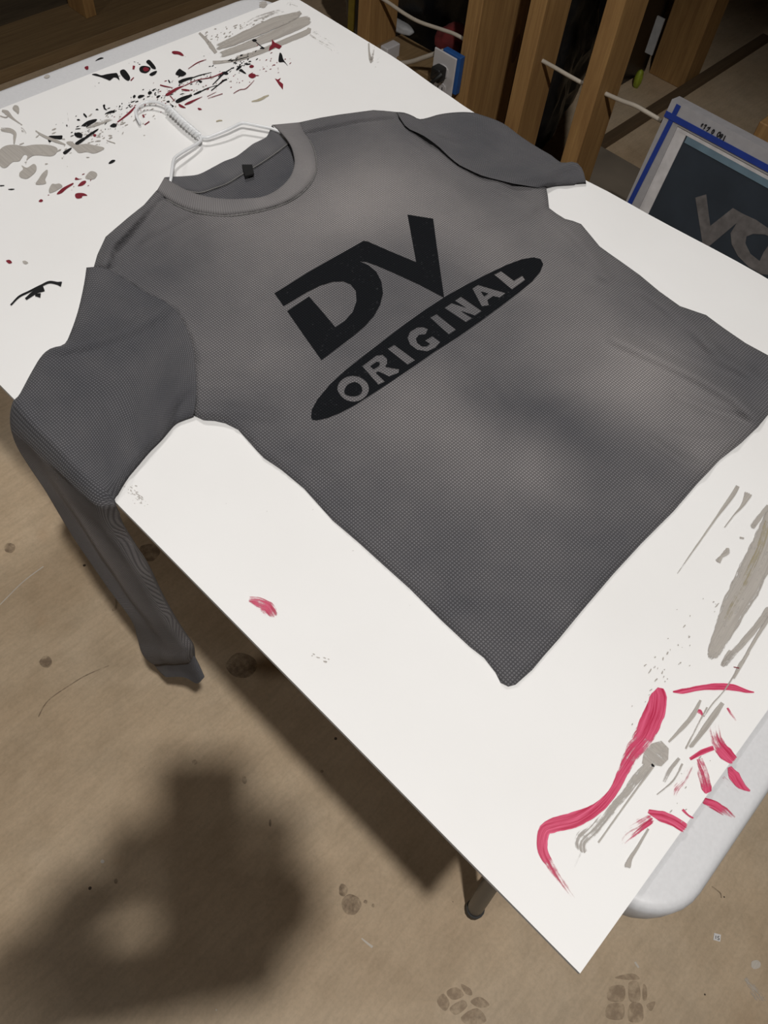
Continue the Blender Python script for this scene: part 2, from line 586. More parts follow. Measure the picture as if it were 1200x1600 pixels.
# --- pink strokes at the near end (crop at 800,1020, scale 3)
K3 = (3, 800, 1020)
for pts in [
    [(698, 165, 30, 1.1), (690, 200, 75, 1.2), (668, 280, 100, 1.15), (618, 390, 100, .8), (565, 470, 75, .8), (520, 560, 50, .85), (475, 650, 40, 1.1), (405, 725, 52, 1.2), (300, 780, 75, 1.1), (190, 810, 70, 1.05), (150, 840, 55, 1.1), (142, 915, 48, 1.15), (165, 972, 42, .8), (230, 1070, 30, .55), (302, 1165, 22, .3)],
    [(755, 182, 8, 1), (800, 180, 26, 1), (880, 165, 24, .95), (960, 158, 32, 1.15), (1040, 163, 30, 1.15), (1100, 180, 16, 1.1), (1135, 185, 5, 1)],
    [(955, 280, 50, .35), (950, 350, 55, .45), (965, 420, 60, .7), (1000, 470, 66, 1.0), (1045, 505, 44, .95)],
    [(835, 498, 14, 1.1), (890, 466, 24, 1.1), (945, 445, 22, 1.1)],
    [(878, 490, 25, .7), (895, 560, 50, .65), (912, 630, 52, .75), (922, 655, 30, 1.15)],
    [(845, 530, 30, .4), (800, 600, 50, .5), (772, 640, 34, .55), (765, 690, 12, .4)],
    [(640, 742, 18, 1.2), (700, 765, 50, 1.15), (760, 790, 48, 1.05), (815, 825, 44, .85)],
    [(660, 775, 40, .8), (590, 810, 60, .55), (540, 850, 40, .4), (517, 905, 10, .3)],
    [(655, 790, 22, .9), (590, 840, 20, .75), (530, 895, 8, .5)],
    [(860, 275, 12, .7), (880, 275, 22, .8), (897, 298, 8, .7)],
    [(1010, 258, 10, .8), (1030, 290, 14, .6), (1052, 318, 6, .5)],
    [(800, 735, 12, .9), (828, 762, 10, .7), (850, 775, 8, .9)]]:
    stroke('paint_stroke', trw(pts, *K3), M['pink'], label='crimson brush stroke on the near end of the board')
for pts in [[(1020, 535, 18, 1.15), (1040, 575, 52, 1.1), (1075, 620, 40, .9), (1116, 648, 8, .7)],
            [(988, 585, 20, .5), (1020, 620, 30, .4), (1070, 665, 12, .3)],
            [(898, 692, 30, 1.0), (950, 715, 44, .85), (1000, 745, 40, .7), (1045, 772, 14, .5)]]:
    stroke('paint_stroke', trw(pts, *K3), M['pink'], z=TZ, parent=table, label='crimson brush stroke on the table end')
stroke('paint_stroke', [(388, 935, 8, .5), (402, 940, 16, .6), (418, 950, 22, .62), (432, 962, 12, .4)], M['pink'], label='faint pink dab near the long edge')
# --- grey marks at the near end
stroke('paint_stroke', trw([(650, 520, 40, .9), (600, 570, 48, .75), (540, 650, 40, .75), (490, 705, 38, .7), (430, 780, 46, .68), (380, 830, 56, .66), (330, 870, 70, .7), (325, 905, 56, .72), (345, 935, 20, .6)], *K3), M['grey'], label='thin grey smear')
blob('paint_stroke', tr([(610, 520), (618, 470), (655, 425), (700, 412), (735, 448), (732, 500), (700, 532), (650, 526)], *K3), M['grey'], .62, smooth=False)
for pts in [[(662, 535, 10, .9), (540, 700, 8, .9), (405, 890, 8, .9)], [(885, 222, 12, .9), (850, 290, 22, .9), (800, 350, 20, .9), (735, 418, 8, .9)],
            [(988, 235, 20, .95), (950, 290, 30, .95), (900, 360, 28, .95), (862, 410, 20, .9), (832, 448, 22, .7)], [(1108, 0, 14, .9), (1072, 55, 20, .9), (1036, 118, 6, .9)],
            [(1030, -10, 28, .9), (1010, 20, 28, .85), (985, 62, 18, .8)], [(640, 825, 10, .9), (590, 910, 14, .85), (555, 965, 20, .8), (540, 1010, 36, .75)],
            [(785, 495, 16, .75), (740, 550, 20, .7), (712, 605, 16, .6)], [(800, 520, 10, .8), (755, 600, 10, .7), (680, 665, 4, .8)],
            [(915, 255, 8, .8), (860, 360, 8, .8), (815, 450, 8, .8)], [(1065, 65, 6, .9), (1000, 170, 6, .8), (940, 240, 6, .8), (900, 300, 5, .8)], [(325, 935, 10, .5), (300, 985, 14, .45), (278, 1030, 10, .4)]]:
    stroke('paint_stroke', trw(pts, *K3), M['grey'])
stroke('paint_stroke', trw([(655, 520, 6, 1.2), (660, 528, 12, 1.2), (668, 533, 5, 1.2)], *K3), M['black'])
K4 = (4.705, 1000, 720)
stroke('paint_stroke', trw([(1040, 300, 120, .9), (960, 520, 190, .9), (880, 720, 210, .92), (790, 900, 215, .9), (700, 1070, 195, .92), (635, 1210, 155, .9), (580, 1330, 120, .9), (540, 1420, 95, .85), (525, 1462, 50, .7)], *K4), M['grey'], label='broad grey palette-knife smear at the right border')
stroke('paint_stroke', trw([(945, 420, 50, .62), (880, 640, 60, .6), (740, 950, 50, .52), (590, 1260, 40, .5)], *K4), M['olive'], label='sheen painted in pale olive along the grey smear')  # highlight on the smear put into the colour as an olive streak
for pts in [[(720, 185, 30, .8), (690, 240, 34, .85), (640, 310, 30, 1.0), (560, 420, 14, 1.0), (420, 620, 12, .9), (350, 720, 8, .8), (275, 830, 5, .7)],
            [(800, 235, 60, .9), (780, 280, 40, 1.0), (745, 340, 20, 1.0), (690, 400, 8, .9), (622, 490, 7, .9)],
            [(945, 330, 30, .9), (890, 400, 38, .8), (820, 495, 50, .75)], [(645, 640, 20, .95), (640, 670, 50, .9), (600, 705, 22, .9), (570, 745, 44, .85)],
            [(735, 565, 16, .9), (765, 570, 12, .9)], [(960, 1080, 60, .85), (880, 1190, 50, .85), (780, 1310, 50, .85), (690, 1410, 50, .75), (610, 1510, 50, .7)],
            [(960, 1140, 26, .9), (850, 1310, 24, .9), (740, 1510, 20, .9), (690, 1600, 12, .9)], [(690, 1515, 6, 1), (730, 1525, 8, 1)]]:
    stroke('paint_stroke', trw(pts, *K4), M['red'] if pts[0][0] == 690 and pts[0][1] == 1515 else M['grey'])
# --- grey knife smear at the far corner (crop at 300,0, scale 4)
K6 = (4, 300, 0)
stroke_far = [
    [(150, 300, 40, .8), (330, 225, 62, .98), (520, 140, 70, 1.0), (640, 100, 50, .85), (680, 75, 26, .7)],
    [(170, 345, 40, .75), (330, 290, 46, .95), (520, 215, 60, 1.0), (660, 150, 74, 1.0), (740, 120, 50, 1.0)],
    [(270, 365, 30, .85), (420, 325, 34, .92), (600, 250, 34, .95), (720, 200, 36, .95), (735, 175, 22, .9)],
    [(300, 175, 20, .45), (400, 125, 50, .5), (520, 80, 46, .5), (600, 60, 30, .4)],
    [(130, 390, 22, .9), (200, 385, 20, .85), (330, 365, 14, .9), (460, 315, 10, .9)],
    [(45, 205, 14, .95), (90, 250, 20, .95), (120, 290, 30, .9), (150, 330, 20, .8)],
    [(640, 15, 60, .35), (600, 30, 40, .4), (660, 45, 20, .4)],
    [(420, 30, 30, .8), (445, 28, 44, .85), (468, 18, 24, .8)],
    [(740, 195, 70, .50), (810, 245, 80, .48), (880, 290, 90, .42), (940, 335, 40, .3)],
    [(1105, 270, 10, .9), (1108, 330, 12, .8), (1120, 385, 26, .75), (1132, 330, 14, .5), (1140, 290, 10, .4)],
    [(1215, 330, 40, .35), (1180, 360, 36, .4), (1145, 420, 8, .55)]]
for i, pts in enumerate(stroke_far):
    stroke('paint_stroke', trw(pts, *K6), M['grey'], label='grey knife smear at the far corner of the board' if i < 3 else None)
# --- grey smears at the left (crop at 0,160, scale 6.667)
K2 = (6.667, 0, 160)
for pts in [[(0, 490), (60, 450), (150, 440), (250, 455), (350, 440), (480, 440), (570, 460), (600, 490), (575, 540), (520, 560), (400, 550), (330, 560), (275, 605), (285, 560), (250, 545), (200, 610), (130, 620), (60, 680), (0, 660), (-40, 560)],
            [(690, 420), (740, 405), (800, 440), (900, 430), (1000, 450), (1080, 470), (1070, 495), (980, 530), (900, 515), (820, 525), (770, 480)],
            [(205, 775), (205, 730), (240, 695), (225, 655), (280, 680), (350, 640), (380, 670), (370, 720), (320, 770), (270, 795)],
            [(370, 850), (400, 800), (440, 740), (490, 700), (495, 740), (470, 800), (480, 840), (430, 855)],
            [(510, 905), (540, 850), (580, 850), (620, 845), (650, 875), (600, 910), (550, 935), (515, 942)],
            [(890, 790), (910, 745), (950, 715), (1000, 730), (1010, 760), (970, 800)],
            [(130, 65), (150, 30), (185, 35), (200, 70), (190, 120), (165, 100)]]:
    blob('paint_stroke', tr(pts, *K2), M['grey'], .80)
for pts in [[(0, 285, 50, .75), (90, 290, 50, .9), (150, 320, 40, .95), (150, 380, 26, .9), (145, 435, 14, .8)],
            [(370, 295, 14, .9), (420, 330, 24, .9), (500, 370, 30, .9), (580, 400, 34, .9), (680, 440, 14, .9)],
            [(20, 85, 20, .8), (70, 105, 50, .9), (120, 155, 26, .9), (180, 200, 12, .8), (230, 235, 14, .7)],
            [(0, 140, 14, .7), (60, 155, 14, .8), (95, 130, 12, .7)], [(215, 265, 24, .6), (240, 290, 40, .65), (270, 330, 30, .5)],
            [(900, 265, 26, .7), (1000, 230, 40, .75), (1100, 195, 34, .75), (1170, 175, 20, .6)],
            [(1110, 395, 8, .9), (1200, 425, 8, .9)], [(700, 100, 6, .4), (720, 260, 6, .4)]]:
    stroke('paint_stroke', trw(pts, *K2), M['grey'])
# --- black and dark red splashes (crop at 100,100 scale 6; crop at 0,0 scale 4; crop at 250,60 scale 7.06; crop at 300,0 scale 4)
Ka = (6, 100, 100); Kb = (7.06, 250, 60); Kc = (6.667, 0, 160)
for pts in [[(262, 98), (300, 90), (350, 105), (400, 95), (470, 85), (500, 90), (520, 150), (495, 130), (465, 125), (430, 152), (395, 140), (340, 120)],
            [(525, 65), (560, 50), (590, 75), (620, 125), (605, 155), (570, 140), (535, 100)],
            [(770, -20), (800, -40), (850, 15), (860, 45), (825, 40), (800, 10)],
            [(800, 95), (840, 70), (872, 65), (855, 95), (820, 110)],
            [(1045, 90), (1080, 45), (1110, 60), (1145, 85), (1130, 105), (1100, 115), (1065, 105)],
            [(1075, 165), (1110, 140), (1200, 120), (1200, 135), (1140, 158), (1085, 180)],
            [(160, 582), (220, 535), (300, 515), (300, 535), (260, 560), (205, 595), (215, 570)],
            [(385, 465), (430, 440), (475, 435), (470, 450), (420, 462)],
            [(95, 655), (140, 640), (170, 660), (165, 690), (120, 685)],
            [(105, 740), (170, 695), (215, 680), (200, 705), (130, 755)],
            [(190, 690), (240, 650), (320, 605), (310, 625), (255, 665), (205, 700)],
            [(365, 385), (385, 380), (385, 410), (405, 430), (380, 425), (368, 405)],
            [(430, 580), (465, 555), (495, 570), (480, 590), (450, 590)],
            [(180, 470), (190, 462), (215, 490), (210, 500), (195, 490)],
            [(645, 305), (660, 288), (672, 300), (655, 318)], [(785, 270), (805, 252), (825, 268), (800, 285)],
            [(690, 310), (710, 290), (755, 292), (735, 308), (705, 320)],
            [(865, 310), (880, 295), (905, 295), (880, 318)], [(975, 150), (985, 150), (998, 175), (985, 175)],
            [(960, 350), (985, 342), (990, 358), (968, 360)], [(990, 365), (1010, 380), (1030, 395), (1000, 412), (992, 405), (1010, 395)],
            [(20, 572), (30, 568), (32, 585), (24, 585)], [(120, 520), (140, 515), (150, 528), (128, 530)], [(295, 428), (310, 418), (325, 430), (305, 432)]]:
    blob('paint_splash', tr(pts, *Ka), M['black'], 1.15)
blob('paint_splash', tr([(705, 45), (725, 20), (770, 18), (810, 35), (800, 65), (765, 85), (720, 75)], *Ka), M['black'], 1.15)
blob('paint_splash', tr([(740, 45), (760, 28), (795, 40), (790, 62), (755, 68)], *Ka), M['red'], 1.0)
for pts in [[(170, 690), (230, 650), (330, 620), (355, 630), (300, 665), (200, 712)], [(370, 615), (420, 585), (455, 575), (450, 595), (385, 622)],
            [(680, 375), (720, 365), (755, 385), (735, 400), (705, 395)], [(840, 340), (870, 308), (900, 310), (870, 340), (845, 352)],
            [(870, 355), (895, 335), (920, 355), (950, 385), (935, 388), (900, 370)], [(1015, 20), (1040, 5), (1070, 20), (1040, 40)],
            [(410, 458), (440, 460), (465, 475), (445, 490)], [(1100, 110), (1130, 95), (1155, 105), (1140, 118)]]:
    blob('paint_splash', tr(pts, *Kb), M['black'], 1.15)
for pts in [[(580, 510, 8, 1.1), (640, 450, 12, 1.1), (700, 390, 16, 1.1), (790, 330, 6, 1.1)], [(565, 575, 10, 1), (640, 515, 10, 1), (700, 465, 18, 1.1), (740, 450, 16, 1.1)],
            [(440, 590, 10, 1), (500, 560, 12, 1.1), (560, 535, 6, 1), (640, 515, 8, 1)], [(205, 480, 22, 1.1), (270, 450, 18, 1.1), (350, 435, 10, 1.1), (440, 405, 10, 1), (560, 375, 5, 1)],
            [(1055, 35, 10, 1), (1100, 75, 8, 1), (1150, 108, 10, 1)], [(750, 245, 10, 1), (850, 235, 8, 1), (960, 205, 8, 1)]]:
    stroke('paint_splash', trw(pts, *Kb), M['black'])
blob('paint_splash', tr([(540, 375), (548, 330), (562, 340), (572, 372), (600, 412), (575, 388), (548, 388)], *K6), M['black'], 1.15)
for pts in [[(130, 150), (155, 138), (215, 145), (245, 165), (262, 188), (240, 190), (200, 175), (150, 170)], [(985, 308), (1005, 290), (1035, 302), (1025, 320), (995, 322)],
            [(975, 405), (1005, 385), (1050, 395), (1055, 420), (1020, 438), (985, 425)], [(62, 615), (120, 575), (200, 535), (270, 520), (200, 560), (110, 620), (75, 632)],
            [(270, 728), (310, 700), (400, 665), (470, 640), (400, 680), (340, 715), (290, 732)], [(205, 720), (240, 735), (285, 765), (240, 762), (210, 745)],
            [(415, 768), (440, 768), (462, 782), (430, 788)], [(175, 895), (200, 875), (215, 895), (195, 908)]]:
    blob('paint_splash', tr(pts, *Kb), M['red'], 1.1)
for pts in [[(235, 560, 10, 1), (280, 568, 22, 1), (328, 572, 14, 1)], [(0, 512, 12, 1), (60, 528, 14, 1), (140, 542, 4, 1)], [(270, 520, 8, 1), (410, 458, 8, 1), (560, 430, 10, .9), (690, 380, 12, 1)],
            [(110, 630, 10, 1), (160, 690, 8, 1)], [(520, 640, 6, .9), (620, 590, 5, .8)], [(810, 605, 6, .9), (880, 565, 8, .9), (950, 550, 8, .9), (1040, 460, 5, .8)], [(310, 335, 6, .8), (410, 268, 10, .9), (510, 232, 8, .8)],
            [(530, 660, 8, .8), (690, 608, 8, .8)]]:
    stroke('paint_splash', trw(pts, *Kb), M['red'])
for pts in [[(500, 245), (518, 266), (540, 275), (562, 288), (545, 305), (520, 295), (480, 318), (485, 292), (498, 280)],
            [(518, 490), (536, 497), (556, 486), (545, 506), (570, 525), (568, 560), (545, 532)]]:
    blob('paint_splash', tr(pts, *K6), M['red'], 1.15, smooth=False)
for pts in [[(780, 970), (800, 945), (870, 945), (910, 970), (860, 975), (850, 995), (800, 1000)], [(590, 955), (640, 900), (700, 865), (760, 838), (760, 855), (700, 895), (640, 945)],
            [(810, 870), (850, 825), (890, 815), (895, 835), (860, 865)], [(780, 805), (790, 780), (820, 795), (855, 795), (815, 805)], [(402, 1030), (425, 1008), (448, 1020), (430, 1038)],
            [(968, 345), (985, 328), (1003, 338), (990, 358)]]:
    blob('paint_splash', tr(pts, *Kc), M['red'], 1.15)
for pts in [[(500, 545, 10, 1), (560, 500, 16, 1), (620, 450, 20, 1), (665, 400, 12, 1)]]:
    stroke('paint_splash', trw(pts, *Ka), M['red'])
for pts in [[(650, 50, 18, 1), (655, 15, 22, 1)], [(625, 155, 12, 1), (655, 125, 8, 1)], [(740, 475, 16, 1), (750, 500, 18, 1)], [(755, 570, 10, 1), (800, 538, 12, .9)]]:
    stroke('paint_splash', trw(pts, *Ka), M['red'])
for pts in [[(510, 350), (600, 345), (650, 345), (640, 375), (620, 385), (560, 380), (520, 415), (500, 395)], [(655, 520), (700, 490), (745, 470), (735, 495), (680, 540)]]:
    blob('paint_splash', tr(pts, *Kc), M['black'], .75)
blob('paint_splash', tr([(1130, 632), (1165, 600), (1200, 600), (1190, 618), (1150, 638)], *Kc), M['black'], 1.1)
for pts in [[(0, 868, 14, 1), (45, 865, 8, 1)], [(85, 905, 6, 1), (120, 905, 14, 1), (150, 902, 6, 1)]]:
    stroke('paint_splash', trw(pts, *Kc), M['black'])
# black dab on the left long side (crop at 0,380 scale 3)
Kd = (3, 0, 380)
for pts in [[(50, 290, 8, 1), (90, 250, 10, .95), (140, 225, 10, .95), (190, 200, 10, 1), (230, 183, 12, 1.1), (270, 188, 14, 1.1), (288, 192, 26, 1.1)], [(120, 262, 12, 1), (170, 225, 22, 1.05), (205, 210, 34, 1.1)], [(165, 242, 12, 1.1), (190, 245, 22, 1.1)]]:
    stroke('paint_splash', trw(pts, *Kd), M['black'], label='black flick of paint left of the shirt sleeve')
blob('paint_splash', tr([(28, 82), (45, 78), (56, 90), (42, 95)], *Kd), M['red'], 1.1)
blob('paint_splash', tr([(105, 85), (118, 82), (132, 92), (115, 97)], *Kd), M['grey'], 1.0)
# olive specks
for pts in [[(1010, 695, 12, .7), (1080, 680, 30, .7), (1150, 650, 30, .75), (1200, 625, 12, .7)], [(620, 915, 14, .8), (655, 905, 18, .9), (688, 905, 10, .8)]]:
    stroke('paint_splash', trw(pts, *Kb), M['olive'])
# marks on the table end at the far left
for pts, mt in (([(595, 380), (625, 360), (648, 362), (620, 372)], 'black'), ([(528, 420), (550, 412), (552, 430), (540, 435)], 'red'), ([(275, 478), (295, 465), (312, 475), (298, 488), (280, 487)], 'grey')):
    blob('paint_splash', tr(pts, 4, 0, 0), M[mt], 1.0, z=TZ, parent=table)

# fine flecks, uncountable: one part per colour
def flecks(mat, specs):
    V, F, U, Cv = [], [], [], []
    lay[0] = .00055
    for (x0, y0, x1, y1, wid, n, ang, smin, smax) in specs:
        for _ in range(n):
            t = random.random(); px = lerp(x0, x1, t)+random.gauss(0, 1)*wid; py = lerp(y0, y1, t)+random.gauss(0, 1)*wid*.6
            s = random.uniform(smin, smax)**1.0; el = random.uniform(1, 4.5); a = math.radians(ang+random.gauss(0, 14))
            k = random.randint(5, 8); b = len(V); ok = True
            for i in range(k):
                th = 2*math.pi*i/k; r = s*random.uniform(.55, 1.2)
                ex, ey = math.cos(th)*r*el, math.sin(th)*r
                q = onboard(px+ex*math.cos(a)-ey*math.sin(a), py+ex*math.sin(a)+ey*math.cos(a), .0006)
                ok = ok and (.003 < q.x < BW-.013 and .003 < q.y < BL-.003)
                V.append(q); U.append((q.y, q.x)); Cv.append(1.1)
            if not ok:
                del V[b:], U[b:], Cv[b:]; continue
            F.append(tuple(range(b+k-1, b-1, -1)))
    o = mesh('paint_flecks', V, F, mat, board, uvs=U, attrs={'cov': Cv}); o['kind'] = 'stuff'
flecks(M['black'], [(110, 215, 250, 140, 9, 75, -28, .3, 1.0), (250, 150, 400, 85, 9, 60, -28, .3, .9), (360, 100, 395, 92, 7, 18, -20, .5, 1.3), (10, 260, 400, 60, 35, 40, -25, .2, .5), (150, 105, 250, 95, 5, 10, -20, .3, .7)])
flecks(M['red'], [(180, 190, 300, 130, 12, 34, -28, .3, .9), (300, 150, 440, 95, 12, 34, -25, .25, .8), (60, 300, 140, 285, 9, 9, -30, .3, .7), (400, 60, 435, 120, 7, 8, -40, .3, .7)])
flecks(M['grey'], [(20, 250, 200, 190, 22, 50, -20, .4, 1.4), (130, 220, 330, 130, 14, 60, -27, .4, 1.2), (320, 60, 420, 30, 9, 40, -24, .4, 1.2), (1000, 1120, 1130, 900, 16, 40, -55, .4, 1.2), (1040, 1330, 1100, 1200, 22, 14, -55, .4, 1.2), (300, 640, 700, 980, 60, 12, -30, .2, .5), (200, 760, 225, 785, 6, 40, 20, .3, .8), (490, 1025, 520, 1033, 5, 6, 10, .6, 1.6)])

# ------------------------------------------------------------------ the shirt
shirt = empty('long_sleeve_shirt', tuple(onboard(600, 520)), 'grey acid-washed waffle-knit long-sleeve shirt with a black chest print laid across the board', 'shirt')

SIL_L = [(245, 297), (225, 320), (200, 340), (165, 370), (152, 398), (146, 419)]
ARM_L = [(135, 418), (150, 417), (167, 420), (197, 437), (227, 457), (252, 468), (273, 483), (287, 503), (297, 527), (303, 550), (305, 573), (307, 600), (306, 627), (302, 648)]
SIDE_L = [(302, 648), (318, 655), (335, 656), (352, 660), (372, 670), (397, 698), (412, 714), (440, 733), (475, 762), (520, 812), (560, 846), (612, 893), (640, 918), (690, 968), (735, 1010), (757, 1027), (775, 1050), (783, 1066), (795, 1072)]
HEM = [(795, 1072), (806, 1069), (832, 1046), (852, 1022), (875, 996), (912, 951), (958, 897), (1003, 848), (1053, 798), (1090, 755), (1125, 718), (1160, 690), (1185, 666), (1200, 648), (1222, 622)]
SIDE_R = [(1222, 622), (1232, 590), (1222, 568), (1200, 555), (1165, 536), (1130, 512), (1103, 492), (1085, 486), (1062, 478), (1030, 455), (1000, 430), (975, 412), (955, 398), (937, 385), (918, 362), (908, 350), (895, 345), (883, 342), (870, 334), (858, 325), (856, 306), (853, 291)]
ARM_R = [(853, 291), (840, 293), (823, 290), (803, 287), (783, 282), (766, 278), (750, 273), (733, 265), (717, 257), (700, 243), (683, 227), (660, 211), (637, 200), (626, 186), (620, 175)]
SIL_R = [(620, 175), (600, 173), (583, 172), (560, 175), (530, 179), (500, 184), (468, 191)]
C_OUT = [(245, 298), (260, 310), (280, 321), (305, 330), (350, 336), (395, 331), (425, 324), (449, 315), (470, 302), (485, 286), (493, 270), (495, 255), (491, 232), (484, 218), (476, 208), (468, 191)]
C_IN = [(257, 277), (263, 281), (275, 288), (290, 296), (311, 304), (335, 309), (359, 311), (385, 310), (407, 308), (425, 301), (440, 291), (452, 278), (458, 265), (460, 252), (458, 240), (454, 228), (446, 216), (436, 205), (425, 195)]
B_UP = [(257, 277), (270, 276), (290, 275), (311, 272), (335, 260), (350, 252), (368, 245), (382, 235), (395, 225), (405, 220), (416, 214), (421, 205), (425, 195)]
B_LOW = [(285, 296), (311, 301), (335, 294), (356, 286), (380, 271), (404, 257), (428, 241), (449, 225)]

def bp(p, h=.008): return onboard(p[0], p[1], h)
H0 = .0085
outline_px = SIL_L+ARM_L[1:]+SIDE_L[1:]+HEM[1:]+SIDE_R[1:]+ARM_R[1:]+SIL_R[1:]+C_OUT[::-1][1:-1]
met = lambda L, h=H0: [tuple(bp(p, h).xy) for p in L]
free_m = [met(SIL_L), met(SIDE_L), met(HEM), met(SIDE_R), met(SIL_R)]
arm_m = [met(ARM_L), met(ARM_R)]
col_m = met(C_OUT)

FOLDS = [([(246, 300), (222, 328), (195, 360), (172, 384), (164, 412)], .0075, .0065), ([(253, 312), (232, 340), (205, 372), (184, 395), (176, 418)], -.0035, .006),
         ([(262, 318), (240, 345), (190, 405)], .0015, .006),
         ([(300, 345), (262, 365), (225, 385)], -.0035, .010), ([(345, 345), (290, 375), (240, 420)], .002, .010),
         ([(480, 210), (560, 192), (615, 186)], -.004, .006), ([(620, 180), (660, 216), (700, 250), (770, 290), (830, 300)], -.002, .005),
         ([(640, 215), (740, 280), (830, 320)], .0025, .008),
         ([(960, 530), (1030, 562), (1090, 590), (1150, 625), (1195, 665)], .005, .009), ([(985, 515), (1060, 555), (1150, 590)], -.003, .010), ([(1060, 620), (1110, 640), (1170, 660)], -.0035, .007),
         ([(1045, 475), (1080, 500), (1110, 540)], .0035, .010), ([(985, 430), (1060, 500), (1130, 560), (1200, 600)], .003, .010), ([(1020, 690), (1065, 720), (1105, 735)], .004, .008), ([(1050, 680), (1100, 690), (1150, 690)], .0025, .008),
         ([(870, 345), (905, 375), (945, 430)], .004, .009), ([(845, 320), (800, 340), (740, 350)], .003, .012), ([(905, 420), (985, 450), (1050, 470)], .0025, .012),
         ([(310, 600), (345, 600), (400, 590)], .003, .012), ([(320, 640), (360, 640), (420, 650)], .004, .008), ([(310, 560), (350, 540), (420, 520)], -.002, .014),
         ([(410, 700), (500, 740), (640, 860), (780, 1010)], .0018, .006), ([(830, 1000), (900, 925), (1000, 810), (1070, 735)], .0015, .006), ([(845, 985), (915, 905), (1010, 800)], -.0012, .004),
         ([(700, 870), (760, 830), (860, 760)], .002, .02), ([(560, 260), (640, 270), (720, 300)], .002, .02), ([(300, 430), (360, 420), (430, 380)], .002, .02)]
fold_m = [(met(P), a*1.4, w) for P, a, w in FOLDS]

def body_h(x, y):
    d = min(segdist(x, y, L) for L in free_m)
    r = .014
    u = max(0, 1-d/r)
    h = .0022+(H0-.0022)*math.sqrt(max(0, 1-u*u))
    k = min(1, d/.02)
    for L, a, w in fold_m:
        e = segdist(x, y, L)
        if e < 3*w: h += a*math.exp(-(e/w)**2)*(.35+.65*k)
    h += (.0030*noise.noise(Vector((x*9, y*9, 3)))+.0017*noise.noise(Vector((x*24, y*17, 8))))*k
    dc = segdist(x, y, col_m)
    if dc < .05: h += .004*(1-dc/.05)**2*min(1, d/.01)
    da = min(segdist(x, y, L) for L in arm_m)
    if da < .012: h -= .0006*(1-da/.012)
    return max(.0018, h)

# dye: light (+) and dark (-) patches of the garment wash, at garment positions
DYE = [(610, 285, 85, .40), (545, 320, 70, .30), (480, 345, 70, .22), (400, 370, 70, .16), (350, 330, 45, .15), (760, 385, 60, .20), (700, 330, 60, .12), (880, 340, 50, .20), (825, 400, 70, .15), (930, 470, 80, .22),
       (1000, 550, 70, .26), (970, 620, 60, .30), (1050, 620, 60, .22), (870, 740, 45, .22), (790, 720, 60, .20), (720, 700, 60, .15), (630, 640, 60, .15), (640, 560, 60, .12), (860, 540, 60, .15), (1110, 710, 40, .25),
       (430, 560, 60, .14), (330, 560, 60, .10), (560, 720, 60, .06), (820, 880, 60, .08), (700, 960, 50, .05), (460, 440, 60, .12), (230, 320, 40, .10), (300, 470, 50, .10),
       (250, 440, 60, -.12), (530, 225, 50, -.10), (690, 200, 60, -.05), (900, 680, 60, -.16), (850, 640, 50, -.12), (680, 860, 70, -.10), (900, 820, 70, -.16), (480, 700, 60, -.14), (1130, 560, 60, -.12), (640, 740, 60, -.06), (350, 620, 50, -.06), (550, 400, 40, -.05), (1000, 480, 50, -.12), (930, 560, 40, -.10), (780, 960, 70, -.06), (800, 620, 50, -.06)]
dye_m = [(bp((x, y)).xy, r*.00082, a) for x, y, r, a in DYE]
def dye(x, y, base=.28):
    s = base
    for p, r, a in dye_m:
        q = ((x-p.x)**2+(y-p.y)**2)/(r*r*1.6)
        if q < 6: s += a*math.exp(-q)
    return max(0, min(1, s))

def build_body():
    lp = densify([bp(p, H0).xy for p in outline_px], .005)
    V, F = cdt([lp], .0055)
    n = len(V)
    verts, uvs, dy = [], [], []
    for p in V:
        h = body_h(p.x, p.y)
        # keep each point on its line of sight from the traced outline so the outline holds at any height
        q0 = Vector((p.x, p.y, ZB+H0+warp(p.x, p.y))); z1 = ZB+h+warp(p.x, p.y)
        d = q0-CAM; q = CAM+d*((z1-CAM.z)/d.z)
        verts.append(q); uvs.append((p.x, p.y)); dy.append(dye(p.x, p.y))
    # lower layer: the back of the shirt, lying on the board
    cnt = {}
    for f in F:
        for a, b in zip(f, f[1:]+f[:1]): cnt[(a, b)] = cnt.get((a, b), 0)+1
    edge = [(a, b) for (a, b) in cnt if (b, a) not in cnt]
    base = n
    bi = {}
    FF = list(F)
    for a, b in edge:
        for i in (a, b):
            if i not in bi:
                bi[i] = len(verts)
                p = verts[i]; verts.append(Vector((p.x, p.y, ZB+warp(p.x, p.y)+.0008))); uvs.append((uvs[i][0]+.003, uvs[i][1]+.003)); dy.append(dy[i])
        FF.append((b, a, bi[a], bi[b]))
    o = mesh('body_panel', verts, FF, M['knit'], shirt, smooth=True, uvs=uvs, attrs={'dye': dy})
    return o, verts, V, F
body, body_verts, body_V, body_F = build_body()

def body_point(px, py, lift=.0007):
    p = bp((px, py), H0)
    h = body_h(p.x, p.y)
    z1 = ZB+h+warp(p.x, p.y)+lift
    d = p-CAM
    return CAM+d*((z1-CAM.z)/d.z)

